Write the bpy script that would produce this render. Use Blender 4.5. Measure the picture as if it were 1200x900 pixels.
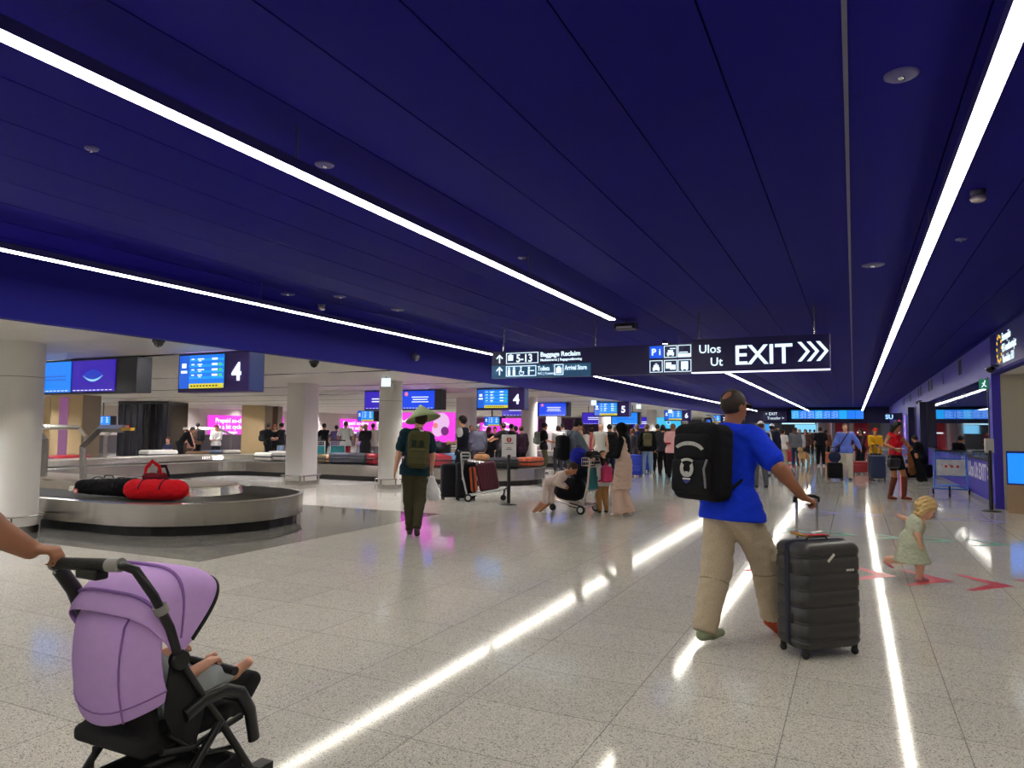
import bpy, bmesh, math, random
import numpy as np
from mathutils import Vector, Matrix, Euler
random.seed(7)
PI = math.pi
def R(d): return math.radians(d)
for o in list(bpy.data.objects): bpy.data.objects.remove(o)
scn = bpy.context.scene
COL = scn.collection
# ------------------------------------------------------------------ camera
F_PX, CAM_H = 835.0, 1.5
TH, PH, RO = R(25.6), R(3.63), R(0.43)
fw = Vector((-math.sin(TH)*math.cos(PH), math.cos(TH)*math.cos(PH), math.sin(PH)))
r0 = Vector((math.cos(TH), math.sin(TH), 0)); u0 = r0.cross(fw)
rt = r0*math.cos(RO)+u0*math.sin(RO); up = -r0*math.sin(RO)+u0*math.cos(RO)
cd = bpy.data.cameras.new('camera'); cam = bpy.data.objects.new('camera', cd); COL.objects.link(cam)
cam.matrix_world = Matrix(((rt.x, up.x, -fw.x, 0), (rt.y, up.y, -fw.y, 0), (rt.z, up.z, -fw.z, CAM_H), (0, 0, 0, 1)))
cd.sensor_width = 36; cd.lens = 36*F_PX/1200; cd.clip_start = .05; cd.clip_end = 300
scn.camera = cam
# ------------------------------------------------------------------ world, light levels, exposure
w = bpy.data.worlds.new('world'); scn.world = w; w.use_nodes = True
w.node_tree.nodes['Background'].inputs[0].default_value = (.75, .78, .9, 1)
w.node_tree.nodes['Background'].inputs[1].default_value = .12
scn.view_settings.view_transform = 'Standard'; scn.view_settings.look = 'None'
scn.view_settings.gamma = 1; scn.view_settings.use_curve_mapping = False
scn.view_settings.exposure = 0.0
STRIP = 34.0      # radiance of the pendant LED strips
SLOT = 270.0       # radiance of the short lights in the pale ceiling slots
PANEL_E = 5.0
# ------------------------------------------------------------------ helpers
def lin(c):
    return tuple((v/12.92 if v <= .04045 else ((v+.055)/1.055)**2.4) for v in [x/255. for x in c])
_m = {}
def M(name, rgb, rough=.6, metal=0., emit=0., var=.12, bump=0., scale=40., spec=.5, trans=0.):
    key = (name, rgb, rough, metal, emit)
    if key in _m: return _m[key]
    m = bpy.data.materials.new(name); m.use_nodes = True
    nt = m.node_tree; b = nt.nodes['Principled BSDF']
    c = lin(rgb)
    b.inputs['Roughness'].default_value = rough; b.inputs['Metallic'].default_value = metal
    b.inputs['Specular IOR Level'].default_value = spec
    if emit:
        b.inputs['Base Color'].default_value = (.01, .01, .01, 1)
        b.inputs['Emission Color'].default_value = (*c, 1); b.inputs['Emission Strength'].default_value = emit
    else:
        tc = nt.nodes.new('ShaderNodeTexCoord'); n = nt.nodes.new('ShaderNodeTexNoise')
        n.inputs['Scale'].default_value = scale; n.inputs['Detail'].default_value = 3
        nt.links.new(tc.outputs['Object'], n.inputs['Vector'])
        mx = nt.nodes.new('ShaderNodeMix'); mx.data_type = 'RGBA'
        mx.inputs[6].default_value = (*[v*(1-var) for v in c], 1); mx.inputs[7].default_value = (*[min(1, v*(1+var)) for v in c], 1)
        nt.links.new(n.outputs['Fac'], mx.inputs[0]); nt.links.new(mx.outputs[2], b.inputs['Base Color'])
        if bump:
            bp = nt.nodes.new('ShaderNodeBump'); bp.inputs['Strength'].default_value = bump; bp.inputs['Distance'].default_value = .01
            nt.links.new(n.outputs['Fac'], bp.inputs['Height']); nt.links.new(bp.outputs[0], b.inputs['Normal'])
    _m[key] = m
    return m
def E(name, rgb, s=1.): return M(name, rgb, .5, 0, s)
def fab(rgb, name='fabric'): return M(name, rgb, .85, var=.18, bump=.25, scale=60, spec=.2)
def plastic(rgb, rough=.35): return M('plastic', rgb, rough, var=.06)
STEEL = M('brushed_steel', (196, 192, 184), .26, 1., var=.1, scale=6)
CHROME = M('chrome', (215, 215, 218), .15, 1.)
BLACK = plastic((16, 16, 18), .4); RUBBER = M('rubber', (22, 22, 23), .7)
WHITE = M('white_paint', (228, 226, 220), .5)
GLOWW = E('lit_white', (235, 245, 255), 1.3)

def link(o, parent=None):
    COL.objects.link(o)
    if parent is not None: o.parent = parent
    return o
def setp(o, label=None, cat=None, group=None, kind=None):
    if label: o['label'] = label
    if cat: o['category'] = cat
    if group: o['group'] = group
    if kind: o['kind'] = kind
    return o
def thing(name, label, cat, loc=(0, 0, 0), rz=0, group=None, rot=None):
    o = bpy.data.objects.new(name, None); link(o); o.empty_display_size = .1
    o.location = loc; o.rotation_euler = rot if rot else (0, 0, rz)
    return setp(o, label, cat, group)
def copy_tree(o, parent=None):
    c = o.copy(); COL.objects.link(c)
    if parent is not None: c.parent = parent
    for ch in list(o.children): copy_tree(ch, c)
    return c
class MB:
    """collects shapes into one mesh"""
    def __init__(s): s.v = []; s.f = []; s.mi = []; s.sm = []; s.cur = 0
    def add(s, vs, fs, smooth=False):
        k = len(s.v); s.v += [tuple(v) for v in vs]
        for f in fs: s.f.append(tuple(i+k for i in f)); s.mi.append(s.cur); s.sm.append(smooth)
        return s
    def mat(s, i): s.cur = i; return s
    def box(s, a, b):
        (x0, y0, z0), (x1, y1, z1) = a, b
        x0, x1 = sorted((x0, x1)); y0, y1 = sorted((y0, y1)); z0, z1 = sorted((z0, z1))
        vs = [(x0, y0, z0), (x1, y0, z0), (x1, y1, z0), (x0, y1, z0), (x0, y0, z1), (x1, y0, z1), (x1, y1, z1), (x0, y1, z1)]
        return s.add(vs, [(0, 3, 2, 1), (4, 5, 6, 7), (0, 1, 5, 4), (1, 2, 6, 5), (2, 3, 7, 6), (3, 0, 4, 7)])
    def obox(s, c, half, rot):
        rot = rot if isinstance(rot, Matrix) else Euler(rot).to_matrix(); c = Vector(c)
        vs = [c+rot@Vector((sx*half[0], sy*half[1], sz*half[2])) for sz in (-1, 1) for sx, sy in ((-1, -1), (1, -1), (1, 1), (-1, 1))]
        return s.add(vs, [(0, 3, 2, 1), (4, 5, 6, 7), (0, 1, 5, 4), (1, 2, 6, 5), (2, 3, 7, 6), (3, 0, 4, 7)])
    def tube(s, pts, r, n=8, closed=False, rr=None, flat=1.):
        pts = [Vector(p) for p in pts]; N = len(pts); rings = []
        up_ = None
        for i, p in enumerate(pts):
            if closed: d = pts[(i+1) % N]-pts[i-1]
            else: d = pts[min(i+1, N-1)]-pts[max(i-1, 0)]
            d = d.normalized() if d.length > 1e-9 else Vector((0, 0, 1))
            if up_ is None:
                up_ = Vector((0, 0, 1)) if abs(d.z) < .9 else Vector((0, 1, 0))
            a = d.cross(up_); a = a.normalized() if a.length > 1e-6 else Vector((1, 0, 0)); b = a.cross(d).normalized(); up_ = b
            q = rr[i] if rr else r
            rings.append([p+a*(q*math.cos(2*PI*k/n))+b*(q*flat*math.sin(2*PI*k/n)) for k in range(n)])
        vs = [v for rg in rings for v in rg]; fs = []
        for i in range(N if closed else N-1):
            j = (i+1) % N
            for k in range(n): fs.append((i*n+k, i*n+(k+1) % n, j*n+(k+1) % n, j*n+k))
        s.add(vs, fs, n > 5)
        if not closed:
            s.add(rings[0], [tuple(range(n))[::-1]]); s.add(rings[-1], [tuple(range(n))])
        return s
    def lathe(s, prof, c=(0, 0, 0), n=24, axis='z', cap=True):
        vs = []; c = Vector(c)
        for (r, z) in prof:
            for k in range(n):
                a = 2*PI*k/n
                p = {'z': (r*math.cos(a), r*math.sin(a), z), 'x': (z, r*math.cos(a), r*math.sin(a)), 'y': (r*math.sin(a), z, r*math.cos(a))}[axis]
                vs.append(c+Vector(p))
        fs = [(i*n+k, i*n+(k+1) % n, (i+1)*n+(k+1) % n, (i+1)*n+k) for i in range(len(prof)-1) for k in range(n)]
        s.add(vs, fs, True)
        if cap:
            s.add(vs[:n], [tuple(range(n))[::-1]]); s.add(vs[-n:], [tuple(range(n))])
        return s
    def prism(s, poly, z0, z1, T=None):
        n = len(poly); T = T or (lambda p: p)
        vs = [T((x, y, z0)) for x, y in poly]+[T((x, y, z1)) for x, y in poly]
        return s.add(vs, [tuple(range(n))[::-1], tuple(range(n, 2*n))]+[(i, (i+1) % n, (i+1) % n+n, i+n) for i in range(n)])
    def grid(s, P, closed_u=False, smooth=True):
        nu, nv = len(P), len(P[0]); vs = [p for row in P for p in row]
        fs = [(i*nv+j, i*nv+j+1, ((i+1) % nu)*nv+j+1, ((i+1) % nu)*nv+j) for i in range(nu if closed_u else nu-1) for j in range(nv-1)]
        return s.add(vs, fs, smooth)
    def build(s, name, mats, parent=None, bevel=0, solid=0, sub=0, loc=None, rot=None):
        me = bpy.data.meshes.new(name); me.from_pydata(s.v, [], s.f)
        for m in (mats if isinstance(mats, (list, tuple)) else [mats]): me.materials.append(m)
        me.polygons.foreach_set('material_index', s.mi); me.polygons.foreach_set('use_smooth', s.sm)
        bm = bmesh.new(); bm.from_mesh(me); bmesh.ops.recalc_face_normals(bm, faces=bm.faces); bm.to_mesh(me); bm.free()
        me.update()
        o = bpy.data.objects.new(name, me); link(o, parent)
        if loc: o.location = loc
        if rot: o.rotation_euler = rot
        if solid: md = o.modifiers.new('s', 'SOLIDIFY'); md.thickness = solid; md.offset = 0
        if sub: md = o.modifiers.new('u', 'SUBSURF'); md.levels = sub; md.render_levels = sub
        if bevel: md = o.modifiers.new('b', 'BEVEL'); md.width = bevel; md.segments = 2; md.limit_method = 'ANGLE'
        return o
def structure(o): o['kind'] = 'structure'; return o
def rrect(w, d, r, n=5):
    r = min(r, w/2-1e-4, d/2-1e-4); out = []
    for cx, cy, a0 in ((w/2-r, d/2-r, 0), (-w/2+r, d/2-r, 90), (-w/2+r, -d/2+r, 180), (w/2-r, -d/2+r, 270)):
        for k in range(n+1):
            a = R(a0+90*k/n); out.append((cx+r*math.cos(a), cy+r*math.sin(a)))
    return out
def loft(mb, levels):
    """levels: list of closed 3D loops of equal length"""
    n = len(levels[0]); vs = [p for l in levels for p in l]
    mb.add(vs, [(i*n+k, i*n+(k+1) % n, (i+1)*n+(k+1) % n, (i+1)*n+k) for i in range(len(levels)-1) for k in range(n)], True)
    mb.add(levels[0], [tuple(range(n))[::-1]]); mb.add(levels[-1], [tuple(range(n))])
    return mb
_fonts = {}
def text(body, size, mat, parent, name='lettering', loc=(0, 0, 0), rot=(PI/2, 0, 0), depth=.003, bold=0., align='LEFT', sx=1., label=None):
    c = bpy.data.curves.new(name, 'FONT'); c.body = body; c.size = size; c.extrude = depth; c.offset = bold; c.align_x = align
    c.resolution_u = 3
    o = bpy.data.objects.new(name, c); COL.objects.link(o)
    dg = bpy.context.evaluated_depsgraph_get(); dg.update()
    me = bpy.data.meshes.new_from_object(o.evaluated_get(dg)); bpy.data.objects.remove(o)
    me.name = name; me.materials.clear(); me.materials.append(mat)
    t = bpy.data.objects.new(name, me); link(t, parent); t.location = loc; t.rotation_euler = rot; t.scale = (sx, 1, 1)
    if label: t['label'] = label
    return t
def at(px, D):
    """floor point of the hall at camera depth D in the direction of column px"""
    u = (px-600)/F_PX*D
    return Vector((u*math.cos(TH)-D*math.sin(TH), u*math.sin(TH)+D*math.cos(TH), 0))
def yaw_of(px, face):
    """heading: 0 looks away from the viewer, 90 to the left, -90 to the right, 180 towards"""
    return TH-math.atan((px-600)/F_PX)+R(face)
# ------------------------------------------------------------------ implicit surfaces
class SDF:
    def __init__(s, k=.02): s.p = []; s.k = k; s.clips = []; s.subs = []; s.wr = 0
    def cone(s, a, b, ra, rb=None, flat=None, k=None):
        s.p.append(('c', np.array(a, float), np.array(b, float), ra, ra if rb is None else rb, flat, k)); return s
    def ell(s, c, rad, rot=None, k=None):
        s.p.append(('e', np.array(c, float), np.array(rad, float), np.array(rot.to_matrix() if isinstance(rot, Euler) else (rot if rot is not None else Matrix.Identity(3))), k)); return s
    def box(s, c, half, rot=None, r=.03, k=None):
        s.p.append(('b', np.array(c, float), np.array(half, float), np.array(rot.to_matrix() if isinstance(rot, Euler) else (rot if rot is not None else Matrix.Identity(3))), r, k)); return s
    def clip(s, pt, n):
        s.clips.append((np.array(pt, float), np.array(n, float)/np.linalg.norm(n))); return s
    def bounds(s, q):
        if q[0] == 'c':
            r = max(q[3], q[4]); return np.minimum(q[1], q[2])-r, np.maximum(q[1], q[2])+r
        if q[0] == 'e': r = np.abs(q[3])@q[2]; return q[1]-r, q[1]+r
        r = np.abs(q[3])@q[2]+.0; return q[1]-r, q[1]+r
    def val(s, q, X, Y, Z):
        if q[0] == 'c':
            a, b, ra, rb, fl = q[1], q[2], q[3], q[4], q[5]
            ab = b-a; L = max(ab@ab, 1e-12)
            px, py, pz = X-a[0], Y-a[1], Z-a[2]
            t = np.clip((px*ab[0]+py*ab[1]+pz*ab[2])/L, 0, 1)
            dx, dy, dz = px-t*ab[0], py-t*ab[1], pz-t*ab[2]
            if fl is not None:
                n, kk = np.array(fl[0], float), fl[1]; n = n/np.linalg.norm(n)
                e = (dx*n[0]+dy*n[1]+dz*n[2])*(kk-1); dx = dx+e*n[0]; dy = dy+e*n[1]; dz = dz+e*n[2]
            return np.sqrt(dx*dx+dy*dy+dz*dz)-(ra+(rb-ra)*t)
        c = q[1]; Rm = q[3]
        px, py, pz = X-c[0], Y-c[1], Z-c[2]
        lx = px*Rm[0, 0]+py*Rm[1, 0]+pz*Rm[2, 0]; ly = px*Rm[0, 1]+py*Rm[1, 1]+pz*Rm[2, 1]; lz = px*Rm[0, 2]+py*Rm[1, 2]+pz*Rm[2, 2]
        if q[0] == 'e':
            r = q[2]; k0 = np.sqrt((lx/r[0])**2+(ly/r[1])**2+(lz/r[2])**2)
            k1 = np.sqrt((lx/r[0]**2)**2+(ly/r[1]**2)**2+(lz/r[2]**2)**2)+1e-9
            return k0*(k0-1)/k1
        h, r = q[2], q[4]
        qx, qy, qz = np.abs(lx)-h[0]+r, np.abs(ly)-h[1]+r, np.abs(lz)-h[2]+r
        return np.sqrt(np.maximum(qx, 0)**2+np.maximum(qy, 0)**2+np.maximum(qz, 0)**2)+np.minimum(np.maximum(qx, np.maximum(qy, qz)), 0)-r
    def mesh(s, name, h, mat, parent=None, scale=1.):
        lo = np.min([s.bounds(q)[0] for q in s.p], axis=0)-2.5*h; hi = np.max([s.bounds(q)[1] for q in s.p], axis=0)+2.5*h
        n = np.ceil((hi-lo)/h).astype(int)+1
        ax = [lo[i]+h*np.arange(n[i]) for i in range(3)]
        F = np.full(n, .5, np.float32)
        def win(q, m):
            l, u = s.bounds(q); a = np.maximum(np.floor((l-m-lo)/h).astype(int), 0); b = np.minimum(np.ceil((u+m-lo)/h).astype(int)+1, n)
            return tuple(slice(a[i], b[i]) for i in range(3))
        for q in s.p:
            k = q[-1] if q[-1] is not None else s.k
            w_ = win(q, k+2*h)
            X, Y, Z = np.meshgrid(ax[0][w_[0]], ax[1][w_[1]], ax[2][w_[2]], indexing='ij', sparse=True)
            d = s.val(q, X, Y, Z); G = F[w_]
            if k > 0:
                hh = np.maximum(k-np.abs(G-d), 0)/k
                F[w_] = np.minimum(G, d)-hh*hh*k*.25
            else: F[w_] = np.minimum(G, d)
        X, Y, Z = np.meshgrid(ax[0], ax[1], ax[2], indexing='ij', sparse=True)
        if s.wr:
            F = F+s.wr*(np.sin(X*37+2.1*np.sin(Z*23)+1.3)*np.sin(Z*41+1.7*np.sin(X*19+Y*13))*.7+np.sin(Z*67+5*np.sin(Y*9+X*7))*.4)
        for q in s.subs:
            F = np.maximum(F, -s.val(q, X, Y, Z))
        for pt, nn in s.clips:
            F = np.maximum(F, (X-pt[0])*nn[0]+(Y-pt[1])*nn[1]+(Z-pt[2])*nn[2])
        F[0], F[-1], F[:, 0], F[:, -1], F[:, :, 0], F[:, :, -1] = (.1,)*6
        F = np.where(np.abs(F) < 1e-7, 1e-7, F)
        S = F < 0
        cs = [(i, j, k) for i in (0, 1) for j in (0, 1) for k in (0, 1)]
        cnt = sum(S[i:n[0]-1+i, j:n[1]-1+j, k:n[2]-1+k].astype(np.int8) for i, j, k in cs)
        I = np.argwhere((cnt > 0) & (cnt < 8))
        if len(I) == 0: return None
        idx = np.full(n-1, -1, np.int64); idx[I[:, 0], I[:, 1], I[:, 2]] = np.arange(len(I))
        cv = np.stack([F[I[:, 0]+i, I[:, 1]+j, I[:, 2]+k] for i, j, k in cs], 1)
        pos = np.zeros((len(I), 3)); w_ = np.zeros(len(I)); ca = np.array(cs, float)
        for i in range(8):
            for j in range(i+1, 8):
                if np.abs(ca[i]-ca[j]).sum() == 1:
                    c = (cv[:, i] < 0) != (cv[:, j] < 0)
                    t = np.where(c, cv[:, i]/np.where(c, cv[:, i]-cv[:, j], 1), 0)
                    pos += np.where(c[:, None], ca[i]+t[:, None]*(ca[j]-ca[i]), 0); w_ += c
        V = (lo+h*(I+pos/w_[:, None]))*scale
        Q = []
        for a in range(3):
            b, c = (a+1) % 3, (a+2) % 3
            sl0 = [slice(None)]*3; sl1 = [slice(None)]*3; sl0[a] = slice(0, -1); sl1[a] = slice(1, None)
            A, B = S[tuple(sl0)], S[tuple(sl1)]
            P = np.argwhere(A != B); inside = A[P[:, 0], P[:, 1], P[:, 2]]
            eb = np.eye(3, dtype=int)[b]; ec = np.eye(3, dtype=int)[c]
            q0, q1, q2, q3 = [idx[(P-o)[:, 0], (P-o)[:, 1], (P-o)[:, 2]] for o in (0*eb, eb, eb+ec, ec)]
            f = np.stack([q0, q1, q2, q3], 1); f[~inside] = f[~inside][:, ::-1]
            Q.append(f)
        Q = np.concatenate(Q)
        me = bpy.data.meshes.new(name)
        me.vertices.add(len(V)); me.vertices.foreach_set('co', V.ravel())
        me.loops.add(4*len(Q)); me.loops.foreach_set('vertex_index', Q.ravel().astype(np.int32))
        me.polygons.add(len(Q)); me.polygons.foreach_set('loop_start', np.arange(0, 4*len(Q), 4, dtype=np.int32)); me.polygons.foreach_set('loop_total', np.full(len(Q), 4, np.int32))
        me.polygons.foreach_set('use_smooth', np.ones(len(Q), bool))
        me.update(calc_edges=True); me.validate()
        me.materials.append(mat)
        o = bpy.data.objects.new(name, me); link(o, parent)
        return o
# ================================================================== SETTING
XB, XR, ZC, ZL, YE = -8.15, 2.5, 3.42, 2.68, 62.0     # bulkhead, right wall, blue ceiling, pale soffit, far end
def terrazzo(name, base, rough, seam=.55):
    m = bpy.data.materials.new(name); m.use_nodes = True; nt = m.node_tree; N = nt.nodes; b = N['Principled BSDF']; L = nt.links.new
    g = N.new('ShaderNodeNewGeometry')
    def vor(scale, lo, hi, c0, c1):
        v = N.new('ShaderNodeTexVoronoi'); v.inputs['Scale'].default_value = scale; L(g.outputs['Position'], v.inputs['Vector'])
        s = N.new('ShaderNodeSeparateColor'); L(v.outputs['Color'], s.inputs[0])
        r = N.new('ShaderNodeValToRGB'); r.color_ramp.elements[0].position = lo; r.color_ramp.elements[1].position = hi
        r.color_ramp.elements[0].color = (*c0, 1); r.color_ramp.elements[1].color = (*c1, 1); L(s.outputs[0], r.inputs[0]); return r
    c = lin(base)
    v1 = vor(300, .1, .9, [x*.7 for x in c], [min(1, x*1.3) for x in c])
    v2 = vor(160, .08, .14, [x*.55 for x in c], [1, 1, 1])
    mm = N.new('ShaderNodeMix'); mm.data_type = 'RGBA'; mm.blend_type = 'MULTIPLY'; mm.inputs[0].default_value = .8
    L(v1.outputs[0], mm.inputs[6]); L(v2.outputs[0], mm.inputs[7])
    bk = N.new('ShaderNodeTexBrick'); bk.offset = 0; bk.inputs['Scale'].default_value = 1
    bk.inputs['Brick Width'].default_value = .81; bk.inputs['Row Height'].default_value = .6; bk.inputs['Mortar Size'].default_value = .0034
    bk.inputs['Mortar Smooth'].default_value = .1
    bk.inputs['Color1'].default_value = (1, 1, 1, 1); bk.inputs['Color2'].default_value = (.93, .93, .935, 1); bk.inputs['Mortar'].default_value = (seam, seam, seam, 1)
    mp = N.new('ShaderNodeMapping'); mp.inputs['Location'].default_value = (.35, -3.0, 0); L(g.outputs['Position'], mp.inputs[0]); L(mp.outputs[0], bk.inputs['Vector'])
    m2 = N.new('ShaderNodeMix'); m2.data_type = 'RGBA'; m2.blend_type = 'MULTIPLY'; m2.inputs[0].default_value = 1
    L(mm.outputs[2], m2.inputs[6]); L(bk.outputs['Color'], m2.inputs[7]); L(m2.outputs[2], b.inputs['Base Color'])
    no = N.new('ShaderNodeTexNoise'); no.inputs['Scale'].default_value = 1.2; no.inputs['Detail'].default_value = 4; L(g.outputs['Position'], no.inputs['Vector'])
    mr = N.new('ShaderNodeMapRange'); mr.inputs[3].default_value = rough*.8; mr.inputs[4].default_value = rough*1.25; L(no.outputs['Fac'], mr.inputs[0]); L(mr.outputs[0], b.inputs['Roughness'])
    b.inputs['Specular IOR Level'].default_value = .26
    bp = N.new('ShaderNodeBump'); bp.inputs['Strength'].default_value = .05; bp.inputs['Distance'].default_value = .003
    n2 = N.new('ShaderNodeTexNoise'); n2.inputs['Scale'].default_value = 5; L(g.outputs['Position'], n2.inputs['Vector']); L(n2.outputs['Fac'], bp.inputs['Height']); L(bp.outputs[0], b.inputs['Normal'])
    return m
FLOOR = terrazzo('terrazzo_light', (203, 199, 189), .075)
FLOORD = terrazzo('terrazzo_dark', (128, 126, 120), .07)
structure(MB().box((-6.6, -8, -.2), (9, 82, 0)).box((-48, -8, -.2), (-6.6, 5.75, 0)).box((-48, 10.9, -.2), (-6.6, 82, 0)).box((-48, 5.75, -.2), (-24, 10.9, 0)).build('floor', FLOOR))
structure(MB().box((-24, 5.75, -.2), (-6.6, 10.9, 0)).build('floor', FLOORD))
# --- blue ceiling of long panels with dark seams
def ceil_mat():
    m = bpy.data.materials.new('blue_ceiling_panel'); m.use_nodes = True; nt = m.node_tree; N = nt.nodes; b = N['Principled BSDF']; L = nt.links.new
    g = N.new('ShaderNodeNewGeometry'); mp = N.new('ShaderNodeMapping'); mp.inputs['Location'].default_value = (.0, .4, 0)
    L(g.outputs['Position'], mp.inputs[0])
    bk = N.new('ShaderNodeTexBrick'); bk.offset = 0; bk.inputs['Scale'].default_value = 1
    bk.inputs['Brick Width'].default_value = .6; bk.inputs['Row Height'].default_value = 2.4; bk.inputs['Mortar Size'].default_value = .003
    c = lin((27, 22, 120))
    bk.inputs['Color1'].default_value = (*c, 1); bk.inputs['Color2'].default_value = (*[v*.93 for v in c], 1); bk.inputs['Mortar'].default_value = (*[v*.6 for v in c], 1)
    L(mp.outputs[0], bk.inputs['Vector']); L(bk.outputs['Color'], b.inputs['Base Color'])
    b.inputs['Roughness'].default_value = .6; b.inputs['Specular IOR Level'].default_value = .03
    return m
CEILB = ceil_mat()
BLUEW = M('blue_wall', (62, 50, 182), .45, var=.05)
BLUED = M('blue_bulkhead', (28, 24, 122), .6, var=.04, spec=.1)
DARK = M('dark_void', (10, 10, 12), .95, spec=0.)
mb = MB()
xs = [XB]+[.6*k for k in range(-13, 5)]+[XR]
for a, b_ in zip(xs[:-1], xs[1:]):
    g_ = .005
    mb.box((a+g_, -8, ZC), (b_-g_, YE, ZC+.03))
mb.mat(1).box((XB, -8, ZC+.03), (XR, YE, ZC+.25))
structure(mb.build('ceiling', [CEILB, DARK]))
structure(MB().box((-.012, -8, ZC-.012), (.012, YE, ZC)).build('trim_1', M('grey_track', (92, 90, 120), .5)))
# --- pale ceiling of the reclaim area: strips with deep slots that hold short lights
PALE = M('pale_ceiling', (236, 232, 224), .5, var=.04, scale=2)
LIGHT = E('lamp_diffuser', (248, 246, 250), SLOT)
mb = MB(); rows = [0.2+3.95*k for k in range(-2, 16)]; y = -8
SW = .17
for r in rows+[YE+20]:
    e = r-SW/2 if r < YE+19 else YE+20
    yy = y; 
    while yy < e-.01:           # planks with fine joints
        n2 = min(yy+.98, e)
        mb.box((-48, yy+.003, ZL), (XB-.12, n2-.003, ZL+.04)); yy = n2
    y = r+SW/2
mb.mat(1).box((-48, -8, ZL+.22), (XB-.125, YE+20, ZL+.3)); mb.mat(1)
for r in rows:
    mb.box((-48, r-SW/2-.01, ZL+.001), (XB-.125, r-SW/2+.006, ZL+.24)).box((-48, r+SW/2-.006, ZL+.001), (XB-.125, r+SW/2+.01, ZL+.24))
structure(mb.build('ceiling', [PALE, DARK]))
proto = None
for i, r in enumerate(rows):
    x = XB-.5-(i % 2)*1.1
    while x > -38:
        if r > -99:
            lb = thing('slot_light', 'short white light deep in a slot of the pale ceiling', 'ceiling light', (x-.75, r, ZL), group='slot lights of the pale ceiling') if proto is None else None
            if proto is None:
                MB().box((-.75, -.07, .115), (.75, .07, .15)).build('housing', DARK, lb)
                MB().box((-.72, -.06, .10), (.72, .06, .114)).build('diffuser', LIGHT, lb); proto = lb
            else:
                lb = copy_tree(proto); lb.location = (x-.75, r, ZL)
        x -= 4.3
# --- bulkhead between the two ceilings, outer walls
structure(MB().box((XB-.12, -8, ZL-.02), (XB, YE, ZC)).build('wall_left', BLUED))
structure(MB().box((XB-.13, -8, ZL-.035), (XB+.02, YE, ZL-.02)).build('trim_2', BLUED))
WARM = M('warm_white_wall', (206, 196, 190), .7, var=.04, scale=2)
structure(MB().box((-48.2, -8, 0), (-48, 82, 3.3)).build('wall_far_left', WARM))
mb = MB(); structure(MB().box((-48, 82, 0), (9, 82.2, 3.6)).build('wall_back', M('grey_wall', (150, 150, 160), .7)))
structure(MB().box((-48, -8.2, 0), (9, -8, 3.6)).build('wall_behind', M('grey_wall', (150, 150, 160), .7)))
# hall wall with the adverts
structure(MB().box((-38.3, 16, 0), (-38, 82, ZL)).build('wall_adverts', WARM))
structure(MB().box((-37.99, 16, 0), (-37.9, 82, 1.0)).build('baseboard_adverts', M('dark_plinth', (52, 46, 52), .6)))
# far end bulkhead of the blue hall
structure(MB().box((XB, YE, 2.18), (XR, YE+.4, ZC)).build('wall_end', M('navy_bulkhead', (26, 24, 78), .6)))
structure(MB().box((XB-.1, YE+.4, 2.9), (9, 82, 3.1)).build('ceiling', M('far_ceiling', (150, 150, 165), .7)))
# --- right side: mirrored window, blue wall, fascia, recess
YW = 16.95
mb = MB(); mb.box((XR, YW, 0), (XR+.15, YE, .95)).box((XR, YW, 2.64), (XR+.15, YE, ZC)).box((XR, YW, .95), (XR+.15, 17.35, 2.64)).box((XR, 30.8, .95), (XR+.15, 36.0, 2.64)).box((XR, 41.5, .95), (XR+.15, 46, 2.64)).box((XR, 52, .95), (XR+.15, YE, 2.64))
structure(mb.build('wall_right', BLUEW))
MIRR = M('mirror_glass', (165, 168, 185), .025, 1., var=.01)
mb = MB()
ys = [17.35+2.69*k for k in range(6)]
for k, (a, b_) in enumerate(zip(ys[:-1], ys[1:])):
    t = .006*(k % 2)
    mb.box((XR+.02+t, a+.006, .95), (XR+.045+t, b_-.006, 2.64))
structure(mb.build('window_1', MIRR))
structure(MB().box((XR-.02, 17.3, .91), (XR+.1, 30.85, .95)).box((XR-.015, 30.75, .95), (XR+.1, 30.85, 2.64)).box((XR-.015, 17.3, .95), (XR+.1, 17.37, 2.64)).build('window_frame', M('dark_frame', (24, 22, 46), .4), None))
structure(MB().box((XR-.03, YW, 0), (XR, YE, .1)).build('baseboard_right', M('grey_plinth', (120, 116, 150), .4)))
structure(MB().box((XR, -8, 2.66), (XR+.15, YW, ZC)).build('trim_3', BLUED))
structure(MB().box((XR+.15, -8, 2.66), (9, YW+.15, 2.8)).build('ceiling', PALE))
structure(MB().box((XR+.152, YW, 0), (9, YW+.15, 2.66)).build('wall_beige', M('beige_wall', (190, 184, 168), .65, var=.04)))
structure(MB().box((9, -8, 0), (9.2, 82, 3.4)).build('wall_far_right', M('grey_wall', (150, 150, 160), .7)))
structure(MB().box((XR+.16, YW-.02, 0), (9, YW, .28)).build('baseboard_beige', M('pale_plinth', (178, 172, 160), .5)))
# dark openings further along the blue wall
NAVY = M('navy_panel', (20, 18, 66), .35)
structure(MB().box((XR+.3, 36, .95), (XR+.4, 41.5, 2.64)).build('window_2', NAVY))
structure(MB().box((XR+.3, 46, .95), (XR+.4, 52, 2.64)).build('window_3', NAVY))
mb = MB()
for y in (15.2, 21.2, 21.5, 25.2, 28.6, 29.6, 33, 34.2, 39, 44): mb.box((XR-.012, y, 2.98), (XR, y+.16+.3*(y > 28), 3.36))
structure(mb.build('trim_4', M('dark_grille', (18, 16, 56), .6)))

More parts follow.
